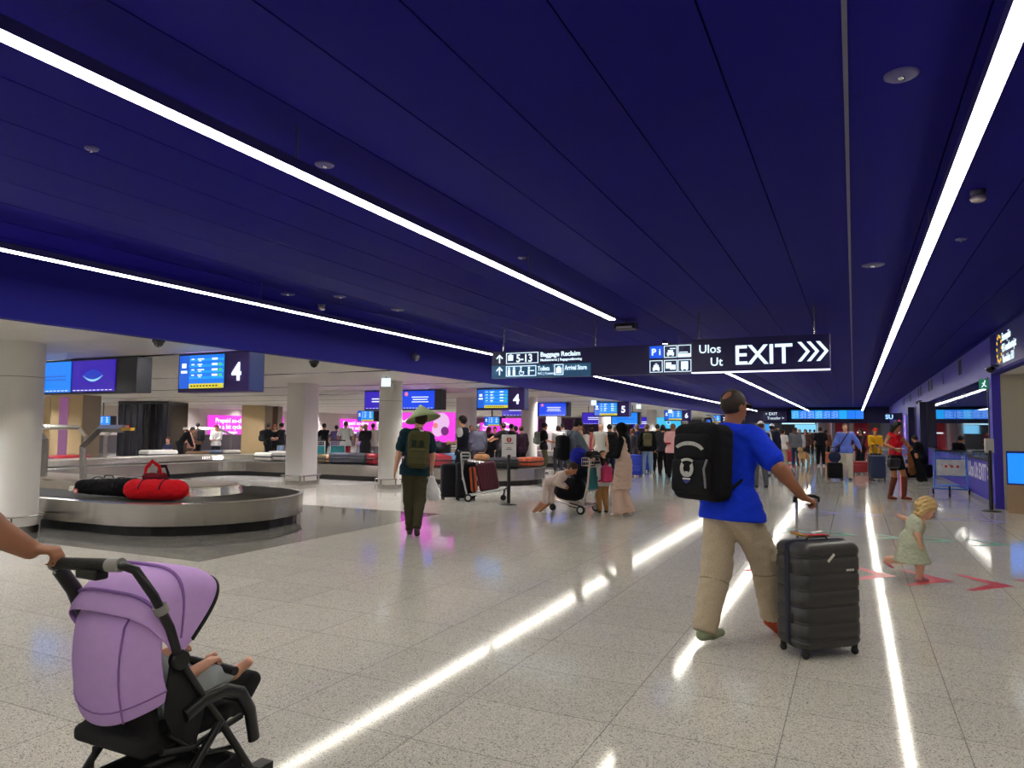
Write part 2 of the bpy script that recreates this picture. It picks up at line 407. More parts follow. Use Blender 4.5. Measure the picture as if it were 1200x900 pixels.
# ================================================================== LIGHT LINES
LED = E('led_strip', (255, 249, 232), STRIP)
def strip_light(x, y0, y1, label):
    t = thing('pendant_light', label, 'light', (x, y0, ZC), group=None)
    L_ = y1-y0
    MB().box((-.045, 0, -.30), (.045, L_, -.235)).build('housing', M('strip_housing', (44, 38, 110), .5), t)
    MB().box((-.043, .01, -.308), (.043, L_-.01, -.301)).build('diffuser', LED, t)
    y = 1.2
    while y < L_:
        MB().tube([(0, y, -.235), (0, y, 0)], .006, 6).build('suspension_rod', M('grey_rod', (80, 76, 110), .4), t)
        y += 3.6
strip_light(.62, -5, 60.5, 'long white light line hanging near the right wall, above the rolling suitcase')
strip_light(-3.16, -5, 10.0, 'white light line ending above the long exit sign')
strip_light(-3.16, 13.2, 60.5, 'white light line starting behind the exit sign and running to the far boards')
strip_light(-7.05, -5, 60.5, 'white light line hanging beside the pale baggage hall ceiling')

# ================================================================== CEILING FITTINGS
GD = M('dark_fitting', (40, 36, 66), .4)
def disc_fit(x, y, z, r, label):
    t = thing('ceiling_disc', label, 'ceiling fitting', (x, y, z))
    MB().lathe([(r, 0), (r, -.008), (r*.85, -.016), (r*.3, -.018)], n=28).build('cover', M('blue_grey_disc', (78, 72, 130), .4), t)
    MB().lathe([(r*.22, -.018), (r*.2, -.03), (.004, -.034)], n=12).build('nozzle', CHROME, t)
for x, y, r, l in ((.27, 4.25, .085, 'round disc in the blue ceiling, nearest one left of the right light line'), (.24, 9.08, .12, 'flat ring in the blue ceiling between the exit sign and right light line'),
                (-3.44, 3.99, .07, 'small round disc right beside the middle light line'), (-4.71, 3.08, .045, 'tiny sprinkler in the blue ceiling at upper left'),
                (-3.3, 7.13, .05, 'tiny disc near the far end of the middle light line'), (1.0, 8.2, .05, 'tiny disc right of the right light line'),
                (-7.3, 7.75, .1, 'flat disc above the left light line, first of a row'), (-6.73, 8.2, .09, 'flat disc above the left light line, second of a row'), (-6.6, 9.49, .11, 'flat disc above the left light line, last of a row')):
    disc_fit(x, y, ZC, r, l)
def smoke(x, y, label):
    t = thing('smoke_detector', label, 'detector', (x, y, ZC))
    MB().lathe([(.055, 0), (.055, -.03), (.045, -.04)], n=20).build('base', GD, t)
    MB().lathe([(.05, -.045), (.062, -.07), (.045, -.09), (.01, -.095)], n=20).build('sensor_head', M('silver_cap', (190, 180, 190), .25, .6), t)
smoke(.93, 6.6, 'silver and black detector beside the right light line')
smoke(-7.45, 8.65, 'dark detector hanging above the left light line')
t = thing('projector_box', 'small black box hung from the blue ceiling at the end of the middle light line', 'ceiling device', (-3.55, 12.0, ZC-.12))
MB().box((-.18, -.12, -.05), (.18, .12, .05)).build('case', BLACK, t, bevel=.01)
MB().box((-.14, -.123, -.04), (.14, -.119, -.005)).build('lens_strip', M('pale_lens', (190, 190, 200), .3), t)
MB().tube([(0, 0, .05), (0, 0, .12)], .015).build('mount', GD, t)
def dome(x, y, z, label, s=1.):
    t = thing('dome_camera', label, 'security camera', (x, y, z))
    MB().lathe([(.08*s, 0), (.08*s, -.03*s), (.07*s, -.045*s)], n=20).build('housing', plastic((30, 30, 34)), t)
    MB().lathe([(.062*s, -.045*s), (.055*s, -.075*s), (.03*s, -.1*s), (.004, -.108*s)], n=20).build('lens_dome', M('dark_glass', (8, 8, 10), .08), t)
def onceil(px, py, z=ZL):
    d = fw+rt*((px-600)/F_PX)-up*((py-450)/F_PX); t = (z-CAM_H)/d.z
    return d*t
for (px, py, l, s) in ((186, 398, 'dark dome camera on the pale ceiling above the two screens', 1.), (368, 423, 'dark dome camera on the pale ceiling right of the first board 4', 1.1)):
    p = onceil(px, py); dome(min(p.x, XB-.25), p.y, ZL, l, s)
t = thing('wall_camera', 'dark globe camera on the blue bulkhead left of the exit sign', 'security camera', (XB, 12.2, 2.98))
MB().tube([(0, 0, .05), (.1, 0, .05), (.13, 0, .02)], .016, 8).build('arm', GD, t)
MB().lathe([(.05, .03), (.08, .01), (.085, -.03), (.07, -.075), (.035, -.105), (.004, -.11)], c=(.13, 0, 0), n=20).build('lens_dome', M('grey_glass', (90, 88, 110), .15), t)
for py, y, l in ((426, 16.0, 'black dome camera under the fascia beside the green exit light'), (472, 33., 'black dome camera on the blue wall beyond the mirror window')):
    t = thing('wall_camera', l, 'security camera', (XR-.02, y, 2.72))
    MB().box((-.12, -.03, .02), (.02, .03, .06)).build('arm', GD, t)
    MB().lathe([(.07, .02), (.075, -.02), (.06, -.06), (.03, -.085), (.004, -.09)], c=(-.13, 0, 0), n=18).build('lens_dome', M('dark_glass', (8, 8, 10), .08), t)

# ================================================================== COLUMNS
COLM = M('column_white', (222, 219, 212), .45, var=.03, scale=2)
def guard(t, w, round_):
    zr = .24
    if round_:
        MB().tube([((w+.07)*math.cos(a), (w+.07)*math.sin(a), zr) for a in [2*PI*k/24 for k in range(24)]], .014, 8, closed=True).build('bumper_rail', STEEL, t)
        ps = [((w+.07)*math.cos(a), (w+.07)*math.sin(a)) for a in [PI/6+2*PI*k/6 for k in range(6)]]
    else:
        h = w+.07
        MB().tube([(-h, -h, zr), (h, -h, zr), (h, h, zr), (-h, h, zr)], .018, 4, closed=True).build('bumper_rail', STEEL, t)
        ps = [(-h*.8, -h), (h*.8, -h), (h, -h*.8), (h, h*.8), (h*.8, h), (-h, h*.8)]
    for p in ps:
        MB().tube([(p[0], p[1], 0), (p[0], p[1], zr)], .013, 8).lathe([(.035, 0), (.035, .008)], c=(p[0], p[1], 0), n=12).build('rail_post', STEEL, t)
def column(x, y, w, kind, label, top=ZL):
    t = thing('column', label, 'column', (x, y, 0))
    if kind == 'round':
        MB().lathe([(w, .1), (w, top)], n=40).build('shaft', COLM, t); MB().lathe([(w+.008, 0), (w+.008, .1)], n=40).build('foot_band', STEEL, t)
        MB().lathe([(w+.004, top-.5), (w+.004, top-.49)], n=40, cap=False).build('joint_ring', M('joint', (150, 146, 136), .6), t)
    else:
        MB().box((-w, -w, .1), (w, w, top)).build('shaft', COLM, t, bevel=.012); MB().box((-w-.008, -w-.008, 0), (w+.008, w+.008, .1)).build('foot_band', STEEL, t)
    if y < 30: guard(t, w, kind == 'round')
column(-10.72, 6.1, .315, 'round', 'round white column at the left edge beside the near carousel')
column(-10.56, 14.95, .29, 'round', 'round white column behind the man in the conical hat')
column(-13.3, 14.8, .29, 'square', 'square white column between the first board 4 and the conical hat')
column(-10.6, 23.6, .29, 'round', 'round white column right under the second board 4')
column(-13.2, 23.6, .29, 'square', 'square white column behind the attendant in the vest')
column(-10.6, 32.3, .29, 'round', 'round white column below board 5')
column(-13.2, 32.3, .29, 'square', 'square white column behind the tall boy with the backpack')
column(-10.6, 41.0, .29, 'round', 'round white column left of board 6')
column(-13.2, 41.0, .29, 'square', 'square white column behind the white-vested crowd')
column(-10.6, 49.7, .29, 'round', 'round white column right of board 6 in the distance')
GREYC = M('grey_column', (150, 148, 150), .4)
for x, y, r_, l in ((-2.2, 66, .55, 'grey round column beyond the far boards, behind the man in the light blue shirt'), (1.3, 66, .75, 'broad grey column at the far right beyond the boards'), (-7.4, 66, .4, 'grey column beyond the far boards behind the white cap')):
    t = thing('column', l, 'column', (x, y, 0)); MB().lathe([(r_, 0), (r_, 2.95)], n=30).build('shaft', GREYC, t)
TAUPE = M('taupe_panel', (158, 136, 100), .5, var=.08, scale=3); TAUPED = M('dark_taupe', (98, 82, 66), .5)
def clad(px0, px1, ztop, D, label, strip=None):
    a, b = at(px0, D), at(px1, D); c = (a+b)/2; wd = (b-a).length
    t = thing('clad_pillar', label, 'pillar', c, TH)
    MB().box((-wd/2, 0, 0), (wd/2, 1.2, ZL)).build('panelling', TAUPE, t, bevel=.01)
    MB().box((wd/2, .02, 0), (wd/2+.02, 1.18, ZL)).build('side_panel', TAUPED, t)
    if strip:
        MB().box((strip[0]*wd-wd/2, -.02, .3), (strip[1]*wd-wd/2, .0, ZL-.1)).build('recess_screen', E('magenta_dim', (160, 90, 150), .55), t)
clad(60, 97, 0, 27, 'tan panelled pillar with a mirrored strip behind the near carousel rails', (.28, .56))
clad(52, 60, 0, 28.5, 'dark brown pillar edge beside the round left column')
clad(284, 311, 0, 38.5, 'tan panelled pillar left of the group of three travellers')
a = at(319.5, 40); t = thing('advert_pillar', 'narrow brown pillar with a vertical pink screen beside the tan pillar', 'pillar', a, TH)
MB().box((-.32, 0, 0), (.32, .8, ZL)).build('panelling', TAUPED, t)
MB().box((-.34, -.03, .9), (-.12, 0, ZL-.02)).build('screen', E('magenta', (232, 60, 214), 1.), t)
# dark glazed box
c = (at(140, 33)+at(198, 33))/2; wd = (at(198, 33)-at(140, 33)).length
t = thing('dark_glass_enclosure', 'big dark glazed enclosure behind the near carousel', 'enclosure', c, TH)
MB().box((-wd/2, 0, 0), (wd/2, 2.0, ZL-.02)).build('glazing', M('smoked_glass', (22, 22, 30), .12), t)
mb = MB()
for k in range(9): x = -wd/2+wd*k/8; mb.box((x-.02, -.03, 0), (x+.02, .0, ZL-.02))
mb.build('mullions', plastic((36, 36, 44)), t)
MB().box((-wd/2-.02, -.05, ZL-.14), (wd/2+.02, .0, ZL-.02)).build('top_rail', BLACK, t)
MB().box((-wd/2+.1, -.07, 1.38), (-wd/2+.5, -.03, 1.55)).build('red_display', E('red_led', (255, 60, 50), 1.4), t)

# ================================================================== CAROUSELS
def path_loop(cl, d, capn=14):
    """closed outline at distance d round an open centre line"""
    n = len(cl); out = []
    def nrm(i):
        a = cl[min(i+1, n-1)]-cl[max(i-1, 0)]; a = a.normalized(); return Vector((-a.y, a.x))
    for i in range(n): out.append(cl[i]+nrm(i)*d)
    e = cl[-1]; a0 = math.atan2(nrm(n-1).y, nrm(n-1).x)
    for k in range(1, capn): a = a0-PI*k/capn; out.append(e+Vector((math.cos(a), math.sin(a)))*d)
    for i in range(n-1, -1, -1): out.append(cl[i]-nrm(i)*d)
    e = cl[0]; a0 = math.atan2(-nrm(0).y, -nrm(0).x)
    for k in range(1, capn): a = a0-PI*k/capn; out.append(e+Vector((math.cos(a), math.sin(a)))*d)
    return out
def band(mb, lo, zo, li, zi, smooth=True, alt=None):
    n = len(lo); vs = [(p.x, p.y, zo) for p in lo]+[(p.x, p.y, zi) for p in li]
    for i in range(n):
        if alt is not None: mb.mat(alt[i % len(alt)])
        j = (i+1) % n; mb.add([vs[i], vs[j], vs[n+j], vs[n+i]], [(0, 1, 2, 3)], smooth)
def resample(loop, n):
    L_ = [0]
    for i in range(len(loop)): L_.append(L_[-1]+(loop[(i+1) % len(loop)]-loop[i]).length)
    out = []; k = 0
    for q in range(n):
        s = L_[-1]*q/n
        while L_[k+1] < s: k += 1
        t = (s-L_[k])/max(L_[k+1]-L_[k], 1e-9); out.append(loop[k].lerp(loop[(k+1) % len(loop)], t))
    return out
def carousel(y0, y1, label, xt=-9.35, ro=1.58):
    xb = -19.2; rc_ = 2.3
    cl = []
    def seg(a, b, st=.5):
        a, b = Vector(a), Vector(b); m = max(1, int((b-a).length/st))
        for k in range(m): cl.append(a.lerp(b, k/m))
    seg((xt, y0), (xb+rc_, y0))
    for k in range(8): a = -PI/2-PI/2*k/8; cl.append(Vector((xb+rc_+rc_*math.cos(a), y0+rc_+rc_*math.sin(a))))
    seg((xb, y0+rc_), (xb, y1-rc_))
    for k in range(8): a = PI-PI/2*k/8; cl.append(Vector((xb+rc_+rc_*math.cos(a), y1-rc_+rc_*math.sin(a))))
    seg((xb+rc_, y1), (xt, y1)); cl.append(Vector((xt, y1)))
    t = thing('baggage_carousel', label, 'baggage carousel')
    lp = lambda d: path_loop(cl, d)
    mb = MB(); band(mb, lp(ro), .14, lp(ro), .44); band(mb, lp(ro), .44, lp(ro-.05), .455); band(mb, lp(ro-.05), .455, lp(ro-.06), .435)
    mb.build('skirt', STEEL, t)
    mb = MB(); band(mb, lp(ro-.09), 0, lp(ro-.09), .14); band(mb, lp(ro-.09), .14, lp(ro), .14); mb.build('kick_base', BLACK, t)
    # overlapping rubber plates
    o_, i_ = lp(ro-.06), lp(.66)
    n = 10*(len(o_)//10)
    sub = 4
    def fine(l): 
        out = []
        for i in range(len(l)):
            for k in range(sub): out.append(l[i].lerp(l[(i+1) % len(l)], k/sub))
        return out
    o_, i_ = fine(o_), fine(i_); mb = MB(); N_ = len(o_)
    for i in range(N_):
        j = (i+1) % N_
        zo = .432; zi = .452
        # each plate rises slightly towards its trailing edge so the plates overlap like scales
        mb.add([(o_[i].x, o_[i].y, zo), (o_[j].x, o_[j].y, zo+.012), (i_[j].x, i_[j].y, zi+.012), (i_[i].x, i_[i].y, zi)], [(0, 1, 2, 3)])
        mb.add([(o_[j].x, o_[j].y, zo+.012), (o_[j].x, o_[j].y, zo), (i_[j].x, i_[j].y, zi), (i_[j].x, i_[j].y, zi+.012)], [(0, 1, 2, 3)])
    mb.build('rubber_belt', M('belt_rubber', (82, 80, 78), .5), t)
    mb = MB(); band(mb, lp(.66), .44, lp(.62), .58); band(mb, lp(.62), .58, lp(.56), .6); mb.build('island_edge', STEEL, t)
    mb = MB(); l = lp(.56)
    n = len(cl)
    for i in range(n-1):
        def nr(i):
            a = cl[min(i+1, n-1)]-cl[max(i-1, 0)]; a.normalize(); return Vector((-a.y, a.x))
        a, b, c, d = cl[i]+nr(i)*.56, cl[i+1]+nr(i+1)*.56, cl[i+1]-nr(i+1)*.56, cl[i]-nr(i)*.56
        mb.add([(*a, .6), (*b, .6), (*c, .6), (*d, .6)], [(0, 1, 2, 3)])
    for e, sg in ((cl[-1], 1), (cl[0], 1)):
        ring = [(e.x+.56*math.cos(2*PI*k/24), e.y+.56*math.sin(2*PI*k/24), .599) for k in range(24)]
        mb.add(ring, [tuple(range(24))])
    mb.build('island_top', M('steel_top', (205, 200, 192), .3, .9, var=.08), t)
    return t
carousel(8.1, 18.1, 'steel baggage carousel in front with black and red bags, its belt looping behind the columns')
carousel(28.2, 38.2, 'baggage carousel under board 5 behind the crowd')
carousel(46.5, 54.5, 'most distant baggage carousel beyond board 6')

def rail(name, label, pts, tip=None, r=.03):
    t = thing(name, label, 'guard rail')
    for i, pl in enumerate(pts): MB().tube(pl, r*1.25, 4).build('bar', STEEL, t)
    if tip: MB().box(tip[0], tip[1]).build('warning_tip', M('yellow_black', (196, 150, 40), .5), t)
rail('guard_rail', 'bent steel guard rail rising from the near carousel left of the black bag',
     [[(-11.68, 7.75, .615), (-11.72, 7.75, 1.16), (-11.28, 7.75, 1.46), (-10.72, 7.75, 1.46)]], ((-10.72, 7.71, 1.43), (-10.5, 7.79, 1.48)), r=.05)
rail('guard_rail', 'steel guard rail partly hidden by the left round column', [[(-12.75, 7.75, .615), (-12.75, 7.75, 1.26), (-13.1, 7.75, 1.44), (-13.7, 7.75, 1.46)]], r=.05)
rail('guard_rail', 'pair of bent steel rail posts on the back loop of the carousel', [[(-19.2, 12.75, .6), (-19.2, 12.75, 1.22), (-19.2, 12.55, 1.46), (-19.2, 11.6, 1.47)], [(-19.2, 13.35, .6), (-19.2, 13.35, 1.22), (-19.2, 13.6, 1.46), (-19.2, 14.0, 1.47)]], r=.05)
rail('guard_rail', 'bent steel guard rail in front of the leftmost pink advert', [[(-23.2, 21.6, 0), (-23.2, 21.6, 1.2), (-23.6, 21.3, 1.42), (-24.7, 20.5, 1.42)]], r=.05)

# ================================================================== BOARDS AND SCREENS
BOARD = M('board_violet', (48, 24, 104), .4); BOARDS = M('board_side', (52, 66, 124), .4)
BL1, BL2, BL3 = (24, 118, 235), (30, 160, 240), (20, 90, 215)
def flightscreen(t, x0, x1, z0, z1, y, rows=3, strip=True):
    """the display of a belt board: sidebar, striped list, ticker; one mesh with several materials"""
    W_, H_ = x1-x0, z1-z0
    mb = MB(); mb.mat(0).box((x0, y, z0), (x1, y+.01, z1))
    def r(mi, a, b, c, d, e=.003): mb.mat(mi).box((x0+a*W_, y-e, z0+c*H_), (x0+b*W_, y, z0+d*H_))
    r(1, 0, .22, 0, 1)
    for k in range(4): r(2, .23, 1, .28+.18*k, .35+.18*k)
    if strip: r(3, .23, 1, 0, .14)
    for k in range(rows+1):
        z = .86-.16*k
        r(4, .28, .34, z, z+.035, .006); r(4, .42, .56-.04*(k % 2), z, z+.035, .006); r(4, .44, .5, z-.05, z-.025, .006)
        r(4, .74, .86, z-.02, z+.04, .006)
        if k: r(5, .89, .96, z-.035, z+.045, .006)
    r(4, .06, .16, .62, .76, .006); r(4, .04, .18, .46, .54, .006)
    if strip:
        for k in range(9): r(6, .27+.07*k, .31+.07*k, .05, .09, .006)
    return mb.build('display', [E('display_blue', BL1, 1.1), E('display_side', (22, 96, 220), 1.), E('display_cyan', BL2, 1.1), E('display_yellow', (226, 212, 60), 1.), GLOWW, E('display_green', (60, 205, 130), 1.1), BLACK], t)
def belt_board(xr, y, num, label, w=1.5, h=.62, zt=2.66):
    t = thing('carousel_board', label, 'information board', (xr-w, y, zt-h))
    MB().box((0, 0, 0), (w, .32, h)).build('case', BOARD, t, bevel=.006)
    flightscreen(t, .04, w*.67, .06, h-.04, -.012)
    MB().box((.02, -.004, .035), (w*.69, 0, h-.015)).build('bezel', BLACK, t)
    text(num, h*.6, GLOWW, t, 'numeral', (w*.845, -.01, h*.28), bold=.012, align='CENTER')
    MB().box((w, .02, .02), (w+.004, .3, h-.02)).build('end_panel', BOARDS, t)
    for x in (.2, w-.2): MB().tube([(x, .16, h), (x, .16, ZL-(zt-h))], .02).build('hanger', GD, t)
    return t
belt_board(-8.17, 7.9, '4', 'large hanging board with number 4 above the near carousel', 1.5, .62)
belt_board(-8.25, 18.0, '4', 'hanging board with number 4 left below the exit sign', 1.5, .62)
belt_board(-8.2, 28.1, '5', 'hanging board with number 5 above the woman in the black headscarf', 1.5, .62)
belt_board(-8.25, 40.5, '6', 'hanging board with number 6 left of the blue-shirted man', 1.5, .62)
belt_board(-8.25, 53.5, '7', 'smallest and most distant belt board', 1.5, .6)
def ad_screens(y, xs_, label, kind, z0=2.06, z1=2.66, pink=None, case_to=None):
    t = thing('screen_gantry', label, 'screens', (xs_[0], y, z0))
    x0 = xs_[0]; H_ = z1-z0
    MB().box((0, .02, 0), ((case_to or xs_[-1])-x0, .3, H_)).build('case', BLACK, t)
    for i, (a, b) in enumerate(zip(xs_[:-1], xs_[1:])):
        k = kind[i]; a_, b_ = a-x0+.03, b-x0-.03; w_ = b_-a_
        mb = MB(); mb.box((a_, 0, .03), (b_, .02, H_-.03))
        if k == 'sky':
            for j in range(2): mb.mat(2).box((a_+.18*w_, -.003, H_*(.5-.1*j)), (b_-.1*w_, 0, H_*(.54-.1*j)))
            mats = [E('sky_display', (20, 130, 250), 1.1), GLOWW, E('sky_text', (16, 96, 205), 1.)]
        elif k == 'eye':
            c = lambda q: q
            for j in range(14):
                x_ = a_+w_*(.27+.46*j/14); q = (j+.5)/14*2-1
                mb.mat(2).box((x_, -.003, H_*(.34+.17*q*q*1.0)), (x_+w_*.034, 0, H_*(.40+.12*q*q)))
                mb.mat(3).box((x_, -.003, H_*(.40+.12*q*q)), (x_+w_*.034, 0, H_*(.68-.16*q*q)))
            mats = [E('indigo_display', (52, 24, 170), 1.), GLOWW, E('eye_white', (150, 215, 240), 1.), E('eye_blue', (34, 60, 190), 1.)]
        elif k == 'notice':
            for j in range(3): mb.mat(1).box((a_+(.3+.03*(j % 2))*w_, -.003, H_*(.62-.12*j)), (b_-(.18+.03*(j % 2))*w_, 0, H_*(.66-.12*j)))
            mb.mat(2).lathe([(H_*.11, -.004), (H_*.11, 0)], c=(a_+.13*w_, 0, H_*.8), n=16, axis='y')
            mats = [E('royal_display', (20, 70, 232), 1.05), GLOWW, E('badge_pink', (240, 120, 150), 1.)]
        elif k == 'violet':
            for j in range(2): mb.mat(1).box((a_+.2*w_, -.003, H_*(.55-.14*j)), (b_-.25*w_, 0, H_*(.6-.14*j)))
            mats = [E('violet_display', (50, 30, 185), 1.), GLOWW]
        elif k == 'cyan':
            mb.mat(1).lathe([(H_*.2, -.004), (H_*.2, 0)], c=((a_+b_)/2, 0, H_*.52), n=16, axis='y')
            mb.mat(2).lathe([(H_*.1, -.006), (H_*.1, 0)], c=((a_+b_)/2, 0, H_*.52), n=16, axis='y')
            mats = [E('cyan_display', (60, 190, 235), 1.05), E('cyan_pale', (150, 225, 245), 1.), E('display_side', (22, 96, 220), 1.)]
        for j in range(10): mb.mat(1).box((a_+w_*(.04+.095*j), -.003, .05), (a_+w_*(.04+.095*j+.06), 0, .062))
        mb.build('display', mats, t)
    for x in (.3, xs_[-1]-x0-.3): MB().tube([(x, .15, H_), (x, .15, ZL-z0)], .02).build('hanger', GD, t)
    if pink:
        (a, b, za, zb, lines) = pink
        p = MB().box((a-x0, .0, za-z0), (b-x0, .1, zb-z0)).build('pink_advert', E('magenta', (240, 60, 222), 1.15), t)
        for j, s_ in enumerate(lines): text(s_, .16, GLOWW, p, 'lettering', (a-x0+.12, -.005, zb-z0-.3-.24*j), bold=.006)
        m2 = MB()
        cx, cz = b-x0-.42, (za+zb)/2-z0+.05
        m2.mat(0).lathe([(.27, -.006), (.27, 0)], c=(cx, 0, cz+.1), n=24, axis='y').lathe([(.2, -.008), (.2, 0)], c=(cx-.12, 0, cz-.12), n=24, axis='y')
        m2.mat(1).lathe([(.08, -.012), (.08, 0)], c=(cx-.2, 0, cz-.0), n=16, axis='y').mat(2).lathe([(.13, -.011), (.13, 0)], c=(cx+.12, 0, cz-.16), n=16, axis='y')
        m2.build('picture', [E('pearl', (236, 190, 236), 1.), E('salmon', (236, 130, 130), 1.), E('plum', (120, 40, 120), 1.)], p)
        MB().box((a-x0+.2, .1, .6-z0), (b-x0-.2, .2, za-z0)).build('stand', BLACK, t)
    return t
ad_screens(7.9, [-13.55, -12.36, -11.18], 'pair of hanging screens beside the round left column, one sky blue and one indigo', ['sky', 'eye'], case_to=-10.68)
ad_screens(18.1, [-13.8, -12.4, -11.2, -10.85][:3]+[-11.2+.0][:0], 'blue notice screens above a big pink advert behind the conical hat', ['violet', 'notice'], pink=(-13.2, -10.55, 1.1, 1.98, ['Prepaid eco-shop', '& go across.']), case_to=-11.0)
ad_screens(28.2, [-14.0, -12.25, -10.95], 'screen pair over a pink advert right of the second board 4', ['violet', 'notice'], pink=(-14.0, -12.3, .9, 1.98, ['The', 'günst']), case_to=-10.85)
ad_screens(33.0, [-12.0, -10.5, -9.2], 'violet and sky blue screens under board 5', ['violet', 'sky'], z0=1.75, z1=2.35, case_to=-9.1)
ad_screens(47.5, [-13.6, -12.0, -10.3], 'distant pale cyan screen pair left of board 6', ['violet', 'cyan'], z0=1.6, z1=2.4)
def hung_screen(px, D, w_, h_, z, label):
    a = at(px, D); t = thing('hung_screen', label, 'screen', (a.x, a.y, z), TH)
    MB().box((-w_/2-.02, 0, -h_/2-.02), (w_/2+.28, .12, h_/2+.02)).build('case', plastic((26, 20, 30)), t)
    flightscreen(t, -w_/2, w_/2, -h_/2, h_/2, -.012)
    MB().tube([(0, .06, h_/2), (0, .06, ZL-z)], .03).build('hanger', BLACK, t)
hung_screen(429, 33, .72, .46, 2.06, 'small hanging flight screen above the man in white patterned shirt')
hung_screen(577, 33, .68, .4, 1.86, 'small hanging flight screen behind the attendant in the vest')
hung_screen(121, 36, .8, .5, 1.75, 'small distant flight screen between the tan pillar and dark enclosure')
# adverts on the far wall
def advert(y0, y1, z0, z1, lines, label, x=-37.99):
    t = thing('advert_screen', label, 'advert screen', (x, y0, z0))
    MB().box((0, 0, 0), (.08, y1-y0, z1-z0)).build('panel', E('magenta', (240, 60, 222), 1.15), t)
    for j, s_ in enumerate(lines):
        big = j < 2
        text(s_, .42 if big else .24, GLOWW, t, 'lettering', (.085, .3 if y1-y0 < 6 else .55, z1-z0-.48-.42*j if big else z1-z0-1.2-.26*(j-2)), rot=(PI/2, 0, PI/2), bold=.012, sx=1. if y1-y0 > 6 else 1.25)
advert(33.4, 40.2, .6, 2.28, ['Prepaid so-ch', "it's a bit cycle", 'günstige packungen', 'gönn dir was'], 'leftmost large pink advert on the far wall, beside the tan pillar')
advert(46.7, 51.6, .75, 2.25, ['Prepaid so-shop', 'is a bit online', 'günstige packungen'], 'pink advert on the far wall behind the man in white patterned shirt')
advert(71, 79, .8, 2.2, ['Prepaid so', 'is a bit'], 'pink advert on the far wall behind the tall boy with the backpack')

# ================================================================== MAIN EXIT SIGN
SIGN = M('sign_navy', (34, 28, 94), .35, var=.03)
t = thing('exit_sign', 'long hanging sign reading EXIT with chevrons and baggage reclaim directions', 'sign', (-6.02, 11.7, 2.43))
MB().box((0, 0, .0), (3.66, .12, .5)).build('left_panel', SIGN, t)
MB().box((3.67, -.03, .015), (5.72, .13, .545)).build('exit_panel', SIGN, t, bevel=.004)
MB().box((3.66, -.035, -.0), (5.72, .1, .014)).build('led_edge', E('led_edge', (240, 240, 255), 2.2), t)
MB().box((5.715, -.032, .015), (5.725, .132, .545)).build('end_cap', M('violet_grey', (70, 60, 130), .4), t)
MB().box((0, -.012, 0), (1.93, 0, .235)).build('teal_panel', M('sign_teal', (66, 138, 196), .4, var=.03), t)
LET = E('sign_letter', (225, 248, 255), 1.25)
yq = -.014
text('EXIT', .43, LET, t, 'lettering', (4.33, -.038, .12), bold=.006, sx=.98)
text('Ulos', .19, LET, t, 'lettering', (3.78, -.038, .32), bold=.002)
text('Ut', .19, LET, t, 'lettering', (3.96, -.038, .11), bold=.002)
mb = MB()
for k in range(3):
    x = 5.27+.13*k
    for s_ in (1, -1):
        mb.prism([(x, s_*.15), (x+.055, s_*.15), (x+.175, 0), (x+.12, 0)], 0, .006, lambda p: (p[0], -.032-p[2], .285+p[1]))
mb.build('chevron_marks', LET, t)
text('5-13', .2, LET, t, 'lettering', (.5, yq, .29), bold=.004, sx=.9)
text('Baggage Reclaim', .115, LET, t, 'lettering', (.98, yq, .37), bold=.003, sx=1.)
text('Matkatavarat | Bagageutlämning', .062, LET, t, 'lettering', (.98, yq, .29), bold=.001)
text('Toilets', .115, LET, t, 'lettering', (.93, yq-.002, .12), bold=.002, sx=.72)
text('WC | Toaletter', .055, LET, t, 'lettering', (.93, yq-.002, .05))
text('Arrival Store', .115, LET, t, 'lettering', (1.45, yq-.002, .12), bold=.002, sx=.68)
def frame_(mb, x, z, w_, h_, th=.012, y=yq):
    for a in ((x, z, x+w_, z+th), (x, z+h_-th, x+w_, z+h_), (x, z, x+th, z+h_), (x+w_-th, z, x+w_, z+h_)):
        mb.box((a[0], y-.006, a[1]), (a[2], y, a[3]))
mb = MB()
for z in (.28, .055):   # arrows up
    mb.box((.155, yq-.006, z), (.175, yq, z+.14))
    for s_ in (1, -1): mb.prism([(.165, z+.16), (.165+s_*.07, z+.09), (.165+s_*.05, z+.075), (.165, z+.125)], 0, .006, lambda p: (p[0], yq-p[2], p[1]))
frame_(mb, .3, .26, .64, .2); mb.box((.34, yq-.006, .32), (.44, yq, .42)); mb.box((.37, yq-.006, .42), (.41, yq, .435))
frame_(mb, .3, .03, .6, .19)
for x in (.36, .46): mb.lathe([(.02, yq-.006), (.02, yq)], c=(x, 0, .18), n=12, axis='y').box((x-.025, yq-.006, .05), (x+.025, yq, .155))
mb.lathe([(.016, yq-.006), (.016, yq)], c=(.6, 0, .19), n=12, axis='y').box((.59, yq-.006, .1), (.61, yq, .17)).box((.59, yq-.006, .1), (.66, yq, .115))
mb.tube([(.61+.045*math.cos(R(a)), yq-.003, .095+.045*math.sin(R(a))) for a in range(110, 400, 20)], .006, 4)
mb.lathe([(.02, yq-.006), (.02, yq)], c=(.76, 0, .18), n=12, axis='y').box((.74, yq-.006, .05), (.77, yq, .155)).box((.77, yq-.006, .12), (.86, yq, .135))
frame_(mb, 1.25, .035, .175, .19); mb.box((1.285, yq-.006, .065), (1.39, yq, .165)).box((1.315, yq-.006, .165), (1.36, yq, .19))
mb.build('pictograms', LET, t)
mb = MB(); mb.mat(1).box((2.97, yq, .27), (3.19, yq+.01, .47)); mb.mat(0)
